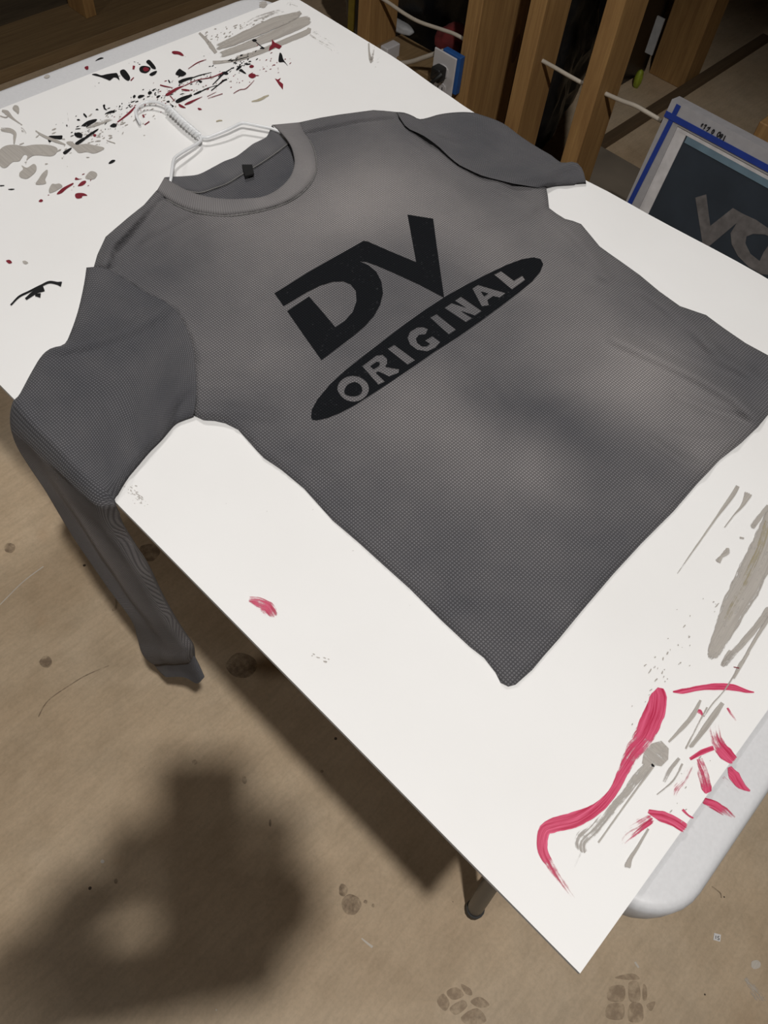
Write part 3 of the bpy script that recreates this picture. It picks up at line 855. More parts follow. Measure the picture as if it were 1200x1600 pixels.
# --- chest print
Kp = (2.5, 400, 320)
DV = [(72, 345), (105, 325), (200, 265), (300, 208), (420, 141), (436, 143), (530, 184), (626, 224), (592, 38), (692, 54), (706, 160), (735, 362), (640, 312), (540, 266), (475, 238), (430, 222), (403, 220), (440, 236), (470, 262), (490, 300), (496, 345), (485, 390), (462, 432), (425, 474), (385, 508), (330, 550), (256, 606), (190, 513), (122, 415), (165, 386), (207, 358), (258, 416), (310, 478), (345, 455), (378, 418), (393, 375), (390, 335), (370, 310), (340, 298), (300, 300), (250, 315), (200, 340), (150, 370), (108, 395)]
OV = [(215, 830), (218, 800), (240, 760), (290, 700), (350, 645), (420, 590), (500, 528), (580, 467), (660, 410), (740, 358), (820, 313), (900, 272), (980, 234), (1040, 212), (1085, 205), (1112, 212), (1122, 232), (1110, 262), (1080, 298), (1030, 340), (960, 393), (880, 452), (790, 515), (700, 572), (620, 628), (540, 682), (460, 735), (390, 780), (330, 812), (280, 832), (240, 841), (222, 840)]
LET = [  # letters of the word, in the bare cloth
    smoothpoly([(318, 722), (330, 688), (365, 668), (405, 672), (435, 695), (440, 728), (420, 755), (385, 769), (345, 758)], n=3),
    [(415, 630), (470, 588), (495, 585), (512, 600), (512, 618), (505, 632), (560, 642), (556, 656), (520, 670), (478, 650), (468, 656), (504, 690), (478, 702)],
    [(514, 562), (540, 546), (622, 606), (592, 624)],
    [(662, 505), (636, 508), (625, 522), (630, 538), (648, 552), (668, 552), (680, 542), (660, 530), (690, 512), (720, 535), (700, 558), (668, 572), (630, 566), (602, 545), (592, 520), (602, 495), (630, 478), (655, 477), (672, 485)],
    [(680, 440), (706, 426), (782, 487), (753, 506)],
    [(736, 402), (765, 383), (822, 402), (776, 374), (801, 358), (882, 414), (856, 432), (800, 414), (845, 442), (820, 458)],
    [(845, 326), (868, 312), (976, 344), (952, 362), (926, 356), (904, 371), (910, 392), (882, 396)],
    [(930, 272), (958, 258), (1008, 296), (1040, 276), (1052, 292), (1000, 330)]]
HOLES = [smoothpoly([(345, 733), (355, 705), (385, 692), (408, 704), (415, 728), (397, 745), (365, 746)], n=3),
         [(446, 630), (472, 612), (484, 616), (482, 628), (460, 642)],
         [(878, 338), (908, 346), (892, 357)]]
def build_print():
    loops = [DV, OV]+LET+HOLES
    L2 = []
    for lp in loops:
        q = [bp(p, H0).xy for p in tr([tuple(p) for p in lp], *Kp)]
        L2.append(densify(q, .004))
    V, F = cdt(L2, .005)
    verts = []
    for p in V:
        h = body_h(p.x, p.y); q0 = Vector((p.x, p.y, ZB+H0)); d = q0-CAM
        verts.append(CAM+d*((ZB+h+.0009-CAM.z)/d.z))
    o = mesh('chest_print', verts, F, M['print'], body, smooth=True, uvs=[(p.x, p.y) for p in V])
    o['label'] = 'black letter print with a lettered oval across the chest'
build_print()

# --- collar
def strip(name, rails, heights, mat, n=60, parent=shirt, ribs=True, dyev=.3, closed_back=True):
    """rails: list of px polylines from outer to inner; heights: one per rail"""
    R = [catmull([Vector((p[0], p[1], 0)) for p in r], n) for r in rails]
    V, U, D, F = [], [], [], []
    run = 0
    for i in range(n):
        if i: run += (onboard(*R[0][i].xy)-onboard(*R[0][i-1].xy)).length
        for k, r in enumerate(R):
            hh = heights[k](i/(n-1)) if callable(heights[k]) else heights[k]
            q = onboard(r[i].x, r[i].y, hh)
            V.append(q); U.append((run, k*.006)); D.append(dyev+.12*noise.noise(Vector((i*.12, k*.2, 1))))
        if i:
            m = len(R)
            for k in range(m-1):
                a = (i-1)*m+k; F.append((a, a+1, a+m+1, a+m))
    o = mesh(name, V, F, mat, parent, smooth=True, uvs=U, attrs={'dye': D})
    return o
def midrail(a, b, t, n=24):
    A = catmull([Vector((p[0], p[1], 0)) for p in a], n); B = catmull([Vector((p[0], p[1], 0)) for p in b], n)
    return [tuple(x.lerp(y, t).xy) for x, y in zip(A, B)]
bump_ = lambda h, e=.004: (lambda s: h+e*math.sin(math.pi*s)*0)
collar = strip('collar_band', [C_OUT, midrail(C_OUT, C_IN, .06), midrail(C_OUT, C_IN, .3), midrail(C_OUT, C_IN, .55), midrail(C_OUT, C_IN, .8), midrail(C_OUT, C_IN, .95), C_IN, midrail(C_OUT, C_IN, .97), midrail(C_OUT, C_IN, .8), midrail(C_OUT, C_IN, .4)],
      [.0100, .0125, .0140, .0148, .0150, .0146, .0132, .0112, .0100, .0090], M['rib'], dyev=.56)
strip('collar_band', [B_UP, midrail(B_UP, B_LOW, .12), midrail(B_UP, B_LOW, .4), midrail(B_UP, B_LOW, .7), midrail(B_UP, B_LOW, .95), B_LOW], [.0085, .0105, .0095, .0075, .0062, .0048], M['rib'], dyev=.22)
# seam cord of the back neck tape
tube('neck_seam', [onboard(p.x, p.y, .006) for p in catmull([Vector((p[0], p[1], 0)) for p in B_LOW], 30)], .0008, M['thread'], shirt, 6)
tube('collar_seam', [body_point(p.x, p.y, .0006) for p in catmull([Vector((p[0]+.0, p[1]+1.5, 0)) for p in C_OUT[1:-2]], 50)], .0007, M['thread'], shirt, 6)
# inside of the back, seen through the neck
def back_inside():
    lp = smoothpoly([(270, 290), (311, 301), (335, 294), (356, 286), (380, 271), (404, 257), (428, 241), (449, 226), (470, 230), (480, 260), (465, 292), (425, 315), (360, 322), (300, 316)], n=3)
    q = densify([onboard(p.x, p.y, .004).xy for p in lp], .008)
    V, F = cdt([q], .01)
    mesh('back_panel', [(p.x, p.y, ZB+.004+warp(p.x, p.y)) for p in V], F, M['knit'], shirt, smooth=True, uvs=[(p.x, p.y) for p in V], attrs={'dye': [.12]*len(V)})
back_inside()
def tagmesh():
    c = [(378, 257), (394, 257), (397, 271), (383, 275)]
    top = [onboard(p[0], p[1], .0125-.002*(k > 1)) for k, p in enumerate(c)]
    bot = [p-Vector((0, 0, .0025)) for p in top]
    o = mesh('neck_label', top+bot, [(0, 1, 2, 3), (7, 6, 5, 4), (0, 4, 5, 1), (1, 5, 6, 2), (2, 6, 7, 3), (3, 7, 4, 0)], M['tag'], shirt)
    fixnormals(o); o['label'] = 'small black woven label inside the neck'
tagmesh()

# --- sleeves: Coons patch on the board, then a falling tube
def coons(c0, c1, l, r, nu, nv):
    """c0: curve at v=0 (u along), c1: at v=1, l: side u=0, r: side u=1"""
    C0 = catmull(c0, nu); C1 = catmull(c1, nu); Ls = catmull(l, nv); Rs = catmull(r, nv)
    rows = []
    for j in range(nv):
        v = j/(nv-1); row = []
        for i in range(nu):
            u = i/(nu-1)
            p = C0[i]*(1-v)+C1[i]*v+Ls[j]*(1-u)+Rs[j]*u-(C0[0]*(1-u)*(1-v)+C0[-1]*u*(1-v)+C1[0]*(1-u)*v+C1[-1]*u*v)
            row.append(p)
        rows.append(row)
    return rows

def raise_(p, n, t):
    w = max(0, min(1, (n.z-.97)/.03))
    if w == 0: return p+n*t
    return p+n.lerp((CAM-p)/(CAM.z-p.z), w)*t

def sleeve_mesh(name, rows, normals, thick, backthick, mat, parent, tonef, wscale=1.0, close_end=True):
    nu = len(rows[0]); nv = len(rows)
    V, U, D, F = [], [], [], []
    vlen = 0
    for j, row in enumerate(rows):
        if j: vlen += (rows[j][nu//2]-rows[j-1][nu//2]).length
        w = sum((row[i+1]-row[i]).length for i in range(nu-1))
        for i, p in enumerate(row):
            u = i/(nu-1)
            V.append(raise_(p, normals[j], thick(u, j, p))); U.append(((u-.5)*w*wscale, vlen)); D.append(tonef(p, u, j/(nv-1)))
    off = len(V)
    for j, row in enumerate(rows):
        for i, p in enumerate(row):
            u = i/(nu-1)
            V.append(p-normals[j]*backthick(u, j, p)); U.append((U[j*nu+i][0]+.4, U[j*nu+i][1])); D.append(D[j*nu+i])
    for j in range(nv-1):
        for i in range(nu-1):
            a = j*nu+i; F.append((a, a+1, a+nu+1, a+nu)); b = off+a; F.append((b, b+nu, b+nu+1, b+1))
        a = j*nu; F.append((a, a+nu, off+a+nu, off+a))
        a = j*nu+nu-1; F.append((a+nu, a, off+a, off+a+nu))
    if close_end:
        j = nv-1
        for i in range(nu-1):
            a = j*nu+i; F.append((a, a+1, off+a+1, off+a))
    o = mesh(name, V, F, mat, parent, smooth=True, uvs=U, attrs={'dye': D})
    return fixnormals(o)

def prof(u): 
    e = min(u, 1-u)*2
    return math.sqrt(max(0, 1-(1-min(1, e/.22))**2))

def left_sleeve():
    nu = 33; NA = 9
    arm = [bp(p, .005) for p in ARM_L]
    Lc = [bp(p, .005) for p in [(135, 418), (131, 445), (122, 485), (110, 520), (100, 538), (80, 544), (65, 556), (50, 580), (36, 606), (25, 627)]]
    Rc = [bp(p, .005) for p in [(302, 648), (285, 654), (272, 661), (252, 684), (233, 703), (215, 724), (200, 742), (187, 762), (178, 778)]]
    edge = [Vector((-.003, lerp(Lc[-1].y, Rc[-1].y, t), ZB+.004)) for t in (0, .25, .5, .75, 1)]
    edge[0] = Lc[-1]; edge[-1] = Rc[-1]
    rows = coons(arm, edge, Lc, Rc, nu, 40)
    nrm = [Vector((-math.sin(math.radians(14)*max(0, (j-26)/13)**2), 0, 1)).normalized() for j in range(40)]
    # falling part: key sections as (left px, x, right px, x)
    keys = [((25, 652), -.004, (178, 788), -.003), ((33, 680), -.004, (186, 805), .000), ((50, 710), -.003, (197, 832), .003), ((77, 750), -.002, (213, 860), .006), ((110, 810), -.001, (233, 893), .010),
            ((143, 860), 0, (253, 933), .014), ((173, 907), 0, (273, 967), .018), ((207, 957), .0, (290, 993), .022), ((218, 993), 0, (302, 1010), .024), ((230, 1017), 0, (305, 1026), .026), ((243, 1034), .003, (304, 1030), .025)]
    Ks = []
    for lp, lx, rp, rx in keys:
        a = un(*lp, 0, lx); b = un(*rp, 0, rx); Ks.append((a, b))
    A = catmull([k[0] for k in Ks], 46); B = catmull([k[1] for k in Ks], 46)
    for j in range(46):
        a, b = A[j], B[j]; s = j/45
        row = []
        for i in range(nu):
            u = i/(nu-1); p = a.lerp(b, u)
            row.append(p)
        w = (b-a).normalized(); fall = Vector((0, 0, -1))
        nn = w.cross(fall)
        if nn.x > 0: nn = -nn
        if j == 0:      # roll over the board's edge
            e0 = rows[-1]
            for k in range(1, NA+1):
                th = math.radians(lerp(14, 90, k/(NA+1)))
                rows.append([p.lerp(q, k/(NA+1)) for p, q in zip(e0, row)])
                nrm.append((Vector((0, 0, 1))*math.cos(th)+nn*math.sin(th)).normalized())
        rows.append(row); nrm.append(nn)
    sf = [(met([(82, 546), (115, 540), (160, 529), (205, 514), (240, 492), (262, 478)], .005), .0075, .008), (met([(95, 528), (140, 520), (190, 500), (230, 478)], .005), -.003, .007), (met([(70, 590), (130, 580), (210, 540)], .005), .003, .010), (met([(60, 620), (130, 610), (200, 590)], .005), -.002, .008),
          (met([(290, 600), (272, 625), (245, 650), (205, 720)], .005), .003, .007), (met([(300, 620), (285, 630), (275, 650)], .005), -.004, .005), (met(ARM_L, .005), .0008, .004)]
    def thick(u, j, p):
        if j < 40:
            k_ = max(0, (j-28)/11); h = (.006+.007*k_*k_*(3-2*k_))*prof(u)
            for L, a, w in sf:
                e = segdist(p.x, p.y, L)
                if e < 3*w: h += a*math.exp(-(e/w)**2)*min(1, .15+prof(u))
            h += .0018*noise.noise(Vector((p.x*16, p.y*16, 2)))*prof(u)
            return max(-.002, h)
        if j < 40+NA: return .0135*prof(u)
        s = (j-40-NA)/45
        h = lerp(.0135, .014, min(1, s*2))*prof(u)
        # a soft ridge down the hanging part, hollow beside it
        h += .006*s*(1-s)*2.2*math.exp(-((u-.55-.15*s)/.14)**2)-.003*math.exp(-((u-.33)/.12)**2)*min(1, s*4)*(1-s)
        h += .0025*noise.noise(Vector((u*4, s*6, 5)))*prof(u)
        if s > .85: h += .006*math.sin((s-.85)/.15*math.pi)*prof(u)
        return h
    def back(u, j, p):
        if j < 38: return .0035
        s = max(0, (j-40-NA)/45)
        if j < 44+NA: return .0015
        return lerp(.002, .008, min(1, s*3))*prof(u)
    def tonef(p, u, v):
        b = lerp(.14, .55, max(0, min(1, (v-.45)/.12)))  # hanging part's colour lifted to make up for the weak light on it
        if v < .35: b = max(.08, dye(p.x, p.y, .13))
        # pale streak of the wash down the hanging part, brightened against its dim light
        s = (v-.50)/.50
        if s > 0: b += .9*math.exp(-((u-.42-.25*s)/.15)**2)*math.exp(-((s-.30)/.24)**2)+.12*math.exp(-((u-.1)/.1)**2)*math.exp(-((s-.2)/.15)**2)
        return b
    o = sleeve_mesh('sleeve', rows, nrm, thick, back, M['knit'], shirt, tonef, close_end=True)
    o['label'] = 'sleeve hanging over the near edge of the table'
    # cuff
    ck = [((246, 1029), .006, (303, 1024), .024), ((243, 1036), .004, (307, 1031), .025), ((250, 1046), .004, (313, 1042), .025), ((259, 1053), .003, (318, 1054), .025)]
    A = catmull([un(*k[0], 0, k[1]) for k in ck], 14); B = catmull([un(*k[2], 0, k[3]) for k in ck], 14)
    cr, cn = [], []
    for j in range(14):
        a, b = A[j], B[j]
        row = []
        for i in range(21):
            u = i/20; p = a.lerp(b, u)
            # the open end sags toward its lower corner
            p = p+Vector((0, 0, -.022*(j/13)*math.exp(-((u-.86)/.16)**2)+.004*(j/13)*math.sin(math.pi*u)))
            row.append(p)
        cr.append(row)
        nn = (b-a).normalized().cross(Vector((0, 0, -1)))
        if nn.x > 0: nn = -nn
        cn.append(nn)
    c = sleeve_mesh('cuff', cr, cn, lambda u, j, p: .011*prof(u), lambda u, j, p: .008*prof(u), M['rib'], o, lambda p, u, v: .30-.12*u, close_end=False)
left_sleeve()

def right_sleeve():
    nu = 25
    arm = [bp(p, .0015) for p in ARM_R[::-1]]
    Lp = [(620, 175), (632, 176), (645, 181), (655, 186), (668, 184), (685, 179), (705, 176), (725, 175), (741, 176)]
    Lc = [bp(p, .005) for p in Lp]
    Rc = [bp(p, .005) for p in [(853, 291), (860, 289), (870, 287), (885, 286), (900, 285), (915, 284)]]
    xe = BW-.003
    e = [un(741, 176, 0, xe), un(783, 191, 0, xe), un(815, 214, 0, xe), un(843, 232, 0, xe), un(862, 243, 0, xe), un(877, 254, 0, xe), un(898, 253, 0, xe), un(910, 264, 0, xe), un(916, 283, 0, xe)]
    e[0] = Lc[-1]; e[-1] = Rc[-1]
    rows = coons(arm, e, Lc, Rc, nu, 24)
    nrm = [Vector((0, 0, 1))]*24
    last = rows[-1]
    for k in range(1, 22):
        s = k/21
        nrm.append(Vector((1, 0, .8*(1-s))).normalized())
        rows.append([Vector((BW-.001+.012*math.sin(min(1, s*3)*math.pi/2), lerp(p.y, .62+(p.y-.62)*.55, s), lerp(p.z, ZB-.42, s)-.01*min(1, s*8))) for p in last])
    sf = [(met([(868, 288), (876, 277), (888, 268), (902, 262)], .006), -.004, .006), (met([(800, 284), (850, 275), (890, 262)], .006), .0035, .008), (met([(665, 215), (720, 210), (760, 205)], .006), .003, .012), (met([(650, 190), (690, 215), (735, 232)], .006), -.003, .010), (met(ARM_R, .006), .0008, .004), (met([(640, 190), (655, 200), (680, 195)], .006), -.002, .008)]
    def thick(u, j, p):
        h = .0055*prof(u)
        if j < 24:
            for L, a, w in sf:
                q = segdist(p.x, p.y, L)
                if q < 3*w: h += a*math.exp(-(q/w)**2)*prof(u)
            return max(-.001, h*(1-.7*(j/23)**3))
        return h
    o = sleeve_mesh('sleeve', rows, nrm, thick, lambda u, j, p: .0035 if j < 18 else .001, M['knit'], shirt, lambda p, u, v: dye(p.x, p.y, .17), close_end=True)
    o['label'] = 'sleeve running over the far edge of the board'
right_sleeve()

# ------------------------------------------------------------------ hanger
hanger = empty('clothes_hanger', tuple(onboard(310, 212)), 'white wire clothes hanger whose hook lies on the splattered board above the collar', 'hanger')
def hp(x, y, h): return onboard(x, y, h)
tube('hook', catmull([hp(219, 193, .004), hp(214, 183, .006), hp(212, 174, .007), hp(217, 166, .008), hp(228, 160, .009), hp(242, 159, .010), hp(255, 163, .010), hp(264, 170, .010), hp(276, 182, .010)], 40), .0018, M['wire'], hanger, 10)
# twisted neck
tw = catmull([hp(262, 168, .010), hp(285, 190, .010), hp(312, 213, .009)], 50)
for ph in (0, math.pi):
    pts = []
    for i, p in enumerate(tw):
        t = (tw[min(49, i+1)]-tw[max(0, i-1)]).normalized(); n1 = t.cross(Vector((0, 0, 1))).normalized(); n2 = n1.cross(t)
        a = i*.75+ph; pts.append(p+(n1*math.cos(a)+n2*math.sin(a))*.0026)
    tube('twisted_neck', pts, .0024, M['wire'], hanger, 8)
tube('arm', catmull([hp(310, 211, .009), hp(316, 214, .009), hp(323, 215, .009), hp(333, 212, .010), hp(355, 203, .012), hp(376, 193, .013), hp(385, 193, .013), hp(405, 197, .0125), hp(424, 201, .012), hp(440, 207, .011)], 50), .0020, M['wire'], hanger, 10)
tube('arm', catmull([hp(308, 209, .009), hp(313, 214, .009), hp(314, 219, .009), hp(306, 226, .010), hp(290, 235, .012), hp(275, 245, .013), hp(271, 252, .013), hp(269, 265, .013), hp(267, 280, .012), hp(264, 292, .0095)], 50), .0020, M['wire'], hanger, 10)

# ------------------------------------------------------------------ leaning printing screen
fT = un(1050, 155, 0, 1.28); fB = un(976, 320, 0, 1.247)
fd = (fB-fT); fd.y = 0; fd.normalize()
fa = Vector((0, -1, 0)); fn = fa.cross(fd); 
if fn.x > 0: fn = -fn
FH = fT.z/abs(fd.z)*.999
FWD = .52
screen = empty('printing_screen', tuple(fT+fd*FH), 'silk screen frame with blue tape and a letter stencil leaning against the studs', 'printing screen')
def fpt(a, b, n=0): return fT+fa*a+fd*b+fn*n
def unf(px, py):
    d = ray(px, py); t = (fT-CAM).dot(fn)/d.dot(fn); q = CAM+d*t-fT
    return (q.dot(fa), q.dot(fd))
def fbox(name, a0, a1, b0, b1, n0, n1, mat, label=None):
    v = [fpt(a, b, n) for n in (n0, n1) for (a, b) in ((a0, b0), (a1, b0), (a1, b1), (a0, b1))]
    f = [(0, 1, 2, 3), (7, 6, 5, 4), (0, 4, 5, 1), (1, 5, 6, 2), (2, 6, 7, 3), (3, 7, 4, 0)]
    o = fixnormals(mesh(name, v, f, mat, screen)); 
    if label: o['label'] = label
    return o
M['alu'] = plain('grey_aluminium', (.34, .33, .34, 1), .55, .0, var=.06, scale=60)
M['whitetape'] = plain('white_tape', (.58, .56, .56, 1), .7)
M['bluetape'] = plain('blue_tape', (.010, .035, .24, 1), .6, var=.1)
M['emul'] = plain('dark_blue_emulsion', (.025, .034, .046, 1), .5, var=.15, scale=15)
M['emul_lt'] = plain('pale_blue_mesh', (.13, .20, .25, 1), .6, var=.1)
M['stencil'] = plain('grey_stencil', (.125, .115, .112, 1), .7, var=.25, scale=60)
M['ink'] = plain('marker_ink', (.01, .01, .012, 1), .5)
bwid = unf(1063, 203)
ba, bb = max(.03, bwid[0]-.008), max(.035, bwid[1]-.006)
fbox('frame_bar', 0, FWD, 0, bb, -.03, 0, M['alu']); fbox('frame_bar', 0, FWD, FH-bb, FH, -.03, 0, M['alu'])
fbox('frame_bar', 0, ba, bb, FH-bb, -.03, 0, M['alu']); fbox('frame_bar', FWD-ba, FWD, bb, FH-bb, -.03, 0, M['alu'])
dk = unf(1066, 222); lt = unf(1073, 213)
fbox('screen_mesh', ba, FWD-ba, bb, FH-bb, -.006, -.004, M['emul'])
fbox('edge_tape', ba, dk[0], bb, FH-bb, -.004, -.0025, M['whitetape']); fbox('edge_tape', ba, FWD-ba, bb, lt[1], -.004, -.0022, M['whitetape'])
fbox('pale_band', lt[0], FWD-ba, lt[1], dk[1], -.004, -.0024, M['emul_lt'])
# blue tape
def ftape(p0, p1, w, lift):
    a = unf(*p0); b = unf(*p1)
    v = Vector((b[0]-a[0], b[1]-a[1])); v.normalize(); n = Vector((-v.y, v.x))*w/2
    c = [(a[0]+n.x, a[1]+n.y), (b[0]+n.x, b[1]+n.y), (b[0]-n.x, b[1]-n.y), (a[0]-n.x, a[1]-n.y)]
    vs = [fpt(p[0], p[1], lift) for p in c]+[fpt(p[0], p[1], lift-.0012) for p in c]
    fixnormals(mesh('blue_tape', vs, [(0, 1, 2, 3), (7, 6, 5, 4), (0, 4, 5, 1), (1, 5, 6, 2), (2, 6, 7, 3), (3, 7, 4, 0)], M['bluetape'], screen))
ftape((1061, 164), (965, 356), .0095, .0014); ftape((1040, 177), (1240, 284), .0105, .0022)
Kf = (3.53, 860, 140)
VS = [(795, 598), (856, 580), (878, 754), (1003, 655), (1060, 688), (1130, 720), (1200, 768), (1240, 800), (1240, 830), (1180, 802), (1115, 798), (1078, 812), (1072, 850), (1100, 908), (1150, 948), (1172, 900), (1200, 860), (1230, 900), (1250, 980), (1240, 1030), (1160, 1020), (1090, 980), (1030, 920), (996, 855), (990, 795), (1024, 738), (865, 872), (835, 850)]
def stencil():
    q = [unf(*p) for p in tr(VS, *Kf)]
    V, F = cdt([q], None)
    o = mesh('stencil', [fpt(p.x, p.y, -.0030) for p in V], F, M['stencil'], screen); o['label'] = 'grey mirrored letter stencil'
stencil()
# handwriting, upside down: 180 0.22
def handwriting():
    sets = [[[(208, 330), (205, 305), (215, 285), (235, 280), (222, 300)]], [[(250, 372), (275, 325), (300, 302), (262, 300)]], [[(300, 408), (322, 398), (345, 375), (370, 345), (335, 350), (318, 342)]],
            [[(400, 460), (400, 430), (418, 395), (438, 385), (440, 420), (420, 450), (402, 462)]], [[(500, 515), (505, 470), (535, 435), (560, 440), (545, 480), (520, 515), (503, 518)]],
            [[(560, 545), (555, 510), (580, 475), (605, 480), (590, 515), (565, 545)], [(565, 500), (600, 510)]], [[(610, 595), (630, 545), (650, 500)]]]
    V, F = [], []
    for st in sets:
        for pl in st:
            P = [fpt(*unf(x/12+1080, y/12+170), .0018) for x, y in pl]
            v, f = tube_vf(catmull(P, 14), .0011, 5); b = len(V)
            V += v; F += [tuple(i+b for i in q) for q in f]
    o = mesh('handwriting', V, F, M['ink'], screen); o['label'] = 'upside-down handwritten 180 and small digits'
handwriting()

# ------------------------------------------------------------------ outlet, plug, cables
M['cover'] = plain('white_cover_plate', (.52, .50, .50, 1), .45, var=.03)
M['bluebox'] = plain('blue_outlet_box', (.012, .075, .26, 1), .5, var=.08)
M['cable'] = plain('white_cable_jacket', (.46, .41, .34, 1), .6, var=.06)
M['plug'] = plain('black_plug', (.008, .008, .008, 1), .5)
xo = 1.284
o1 = un(681, 76, 0, xo); o2 = un(716, 88, 0, xo)
oy0, oy1, oz1 = o2.y, o1.y, (o1.z+o2.z)/2; oz0 = oz1-.117
outlet = empty('electrical_outlet', (xo, (oy0+oy1)/2, (oz0+oz1)/2), 'white duplex outlet on a blue box beside the deep stud', 'outlet')
box('cover_plate', (xo-.005, xo, oy0, oy1, oz0, oz1), M['cover'], outlet, bev=.002)
box('outlet_box', (xo, 1.2995, oy0-.008, oy1-.02, oz0+.038, oz1+.004), M['bluebox'], outlet, bev=.002)
cy = (oy0+oy1)/2
def receptacle(cz):
    v, f = [], []
    n = 20
    for x in (xo-.005, xo-.0075):
        for k in range(n):
            a = 2*math.pi*k/n; y = max(-.0145, min(.0145, .0172*math.cos(a))); v.append((x, cy+y, cz+.0172*math.sin(a)*.82))
    for k in range(n): f.append((k, (k+1) % n, n+(k+1) % n, n+k))
    f.append(tuple(range(n, 2*n)))
    r = fixnormals(mesh('receptacle', v, f, M['cover'], outlet))
    for dy, hh in ((-.0062, .008), (.0062, .0065)):
        box('slot', (xo-.0079, xo-.0074, cy+dy-.0011, cy+dy+.0011, cz-hh/2+.002, cz+hh/2+.002), M['ink'], r)
receptacle(oz0+.039); receptacle(oz1-.039)
pw = un(697, 108, 0, xo-.02)
plug = empty('power_plug', (xo-.02, cy, oz1-.039), 'black power plug and cord in the upper socket of the outlet', 'plug')
box('plug_body', (xo-.034, xo-.0078, cy-.013, cy+.013, oz1-.054, oz1-.024), M['plug'], plug, bev=.004)
tube('cord', catmull([Vector((xo-.030, cy+.004, oz1-.045)), un(688, 118, 0, xo-.05), un(676, 128, 0, xo-.06), un(668, 140, 0, xo-.06), un(655, 175, 0, xo-.05), un(645, 230, 0, xo-.04)], 30), [.006]*6+[.0045]*24, M['plug'], plug, 8)

def cable(px, x, r, label):
    P = [un(a, b, 0, x if not isinstance(x, (list, tuple)) else x[i]) for i, (a, b) in enumerate(px)]
    return tag(tube('electrical_cable', catmull(P, 30), r, M['cable'], seg=8), label, 'cable')
cable([(578, -14), (607, 4), (630, 20), (655, 34), (690, 46), (712, 54), (736, 68)], 1.33, .0042, 'white cable sagging from the left stud to the deep stud above the outlet')
cable([(614, 100), (640, 97), (662, 90), (680, 84), (692, 80)], 1.30, .0052, 'thick white cable running into the side of the outlet box')
cable([(846, 94), (866, 105), (890, 119), (912, 131)], 1.335, .0042, 'short white cable crossing the black gap between two studs')
cable([(930, 139), (968, 156), (992, 165), (1010, 175), (1034, 189)], 1.335, .0044, 'white cable leaving the stud and passing behind the printing screen')
jb = un(606, 80, 0, 1.31)
tag(box('junction_box', (1.295, 1.34, jb.y-.012, jb.y+.012, jb.z-.05, jb.z+.014), M['cover'], bev=.003), 'small pale box low on the side of the stud left of the outlet', 'junction box')
wb = un(650, 115, 0, 1.33)
tag(box('wood_block', (1.33, 1.42, yA, y0_-.038, 0, wb.z+.012), M['plank'], bev=.003), 'wide wooden blocking board standing between two studs under the thick cable', 'wood block')

# ------------------------------------------------------------------ clutter behind the studs
M['bag'] = plain('black_plastic_bag', (.0055, .0055, .006, 1), .32, var=.2, scale=30, bump=.4)
def bag(c, r, label, seed):
    bm = bmesh.new(); bmesh.ops.create_icosphere(bm, subdivisions=5, radius=1)
    V = []
    for v in bm.verts:
        d = v.co.normalized(); k = 1+.16*noise.noise(d*2.2+Vector((seed, 0, 0)))+.10*abs(noise.noise(d*6+Vector((0, seed, 0))))+.03*noise.noise(d*17)
        V.append(Vector((c[0]+d.x*r[0]*k, c[1]+d.y*r[1]*k, max(.003, c[2]+d.z*r[2]*k))))
    F = [tuple(v.index for v in f.verts) for f in bm.faces]; bm.free()
    return tag(mesh('garbage_bag', V, F, M['bag'], smooth=True), label, 'bag')
bag((1.86, 1.80, .34), (.24, .24, .34), 'black plastic bag slumped behind the studs left of the outlet', 1)
bag((1.66, 1.26, .42), (.12, .17, .40), 'black shiny plastic bag behind the gap right of the deep stud', 4)
M['red_cloth'] = plain('dark_red_cloth', (.10, .008, .008, 1), .9, var=.3)
M['white_pl'] = plain('dull_white_plastic', (.40, .40, .40, 1), .6)
M['green'] = plain('lime_green_plastic', (.30, .36, .03, 1), .5)
M['yellow'] = plain('yellow_plastic', (.40, .32, .04, 1), .5)
def lump(name, c, r, mat, label, cat, seed, sub=3):
    bm = bmesh.new(); bmesh.ops.create_icosphere(bm, subdivisions=sub, radius=1)
    V = [Vector(c)+Vector((v.co.x*r[0], v.co.y*r[1], v.co.z*r[2]))*(1+.25*noise.noise(v.co*2+Vector((seed, 2, 0)))) for v in bm.verts]
    F = [tuple(v.index for v in f.verts) for f in bm.faces]; bm.free()
    return tag(mesh(name, V, F, mat, smooth=True), label, cat)
c = un(706, 62, 0, 1.46); lump('rag', c, (.05, .035, .035), M['red_cloth'], 'dark red rag tucked behind the outlet next to the deep stud', 'rag', 3)
c = un(548, 26, 0, 1.55); tag(box('yellow_strap', (1.55, 1.556, c.y-.012, c.y+.012, 0, c.z+.06), M['yellow'], bev=.002), 'yellow strap standing in the dark left of the leftmost stud', 'strap')
c = un(626, 42, 0, 1.64); lump('white_shoe', c, (.02, .045, .014), M['white_pl'], 'scrap of white plastic lying on the black bag', 'scrap', 5).name = 'plastic_scrap'
cab = empty('black_cabinet', (2.40, 1.52, 0), 'tall black cabinet in the dark slot left of the square post', 'cabinet')
box('cabinet_body', (2.30, 2.50, 1.296, 1.74, 0, 1.25), M['bag'], cab, bev=.004)
q0, q1 = un(1031, 26, 0, 2.297), un(1014, 84, 0, 2.297)
box('white_strip', (2.294, 2.2995, q1.y-.012, q1.y+.014, q1.z, q0.z), M['white_pl'], cab)
c = un(1000, 116, 2, .045); lump('green_bottle', (c.x, c.y, .030), (.013, .013, .031), M['green'], 'small lime green bottle on the floor in front of the black cabinet', 'bottle', 2)
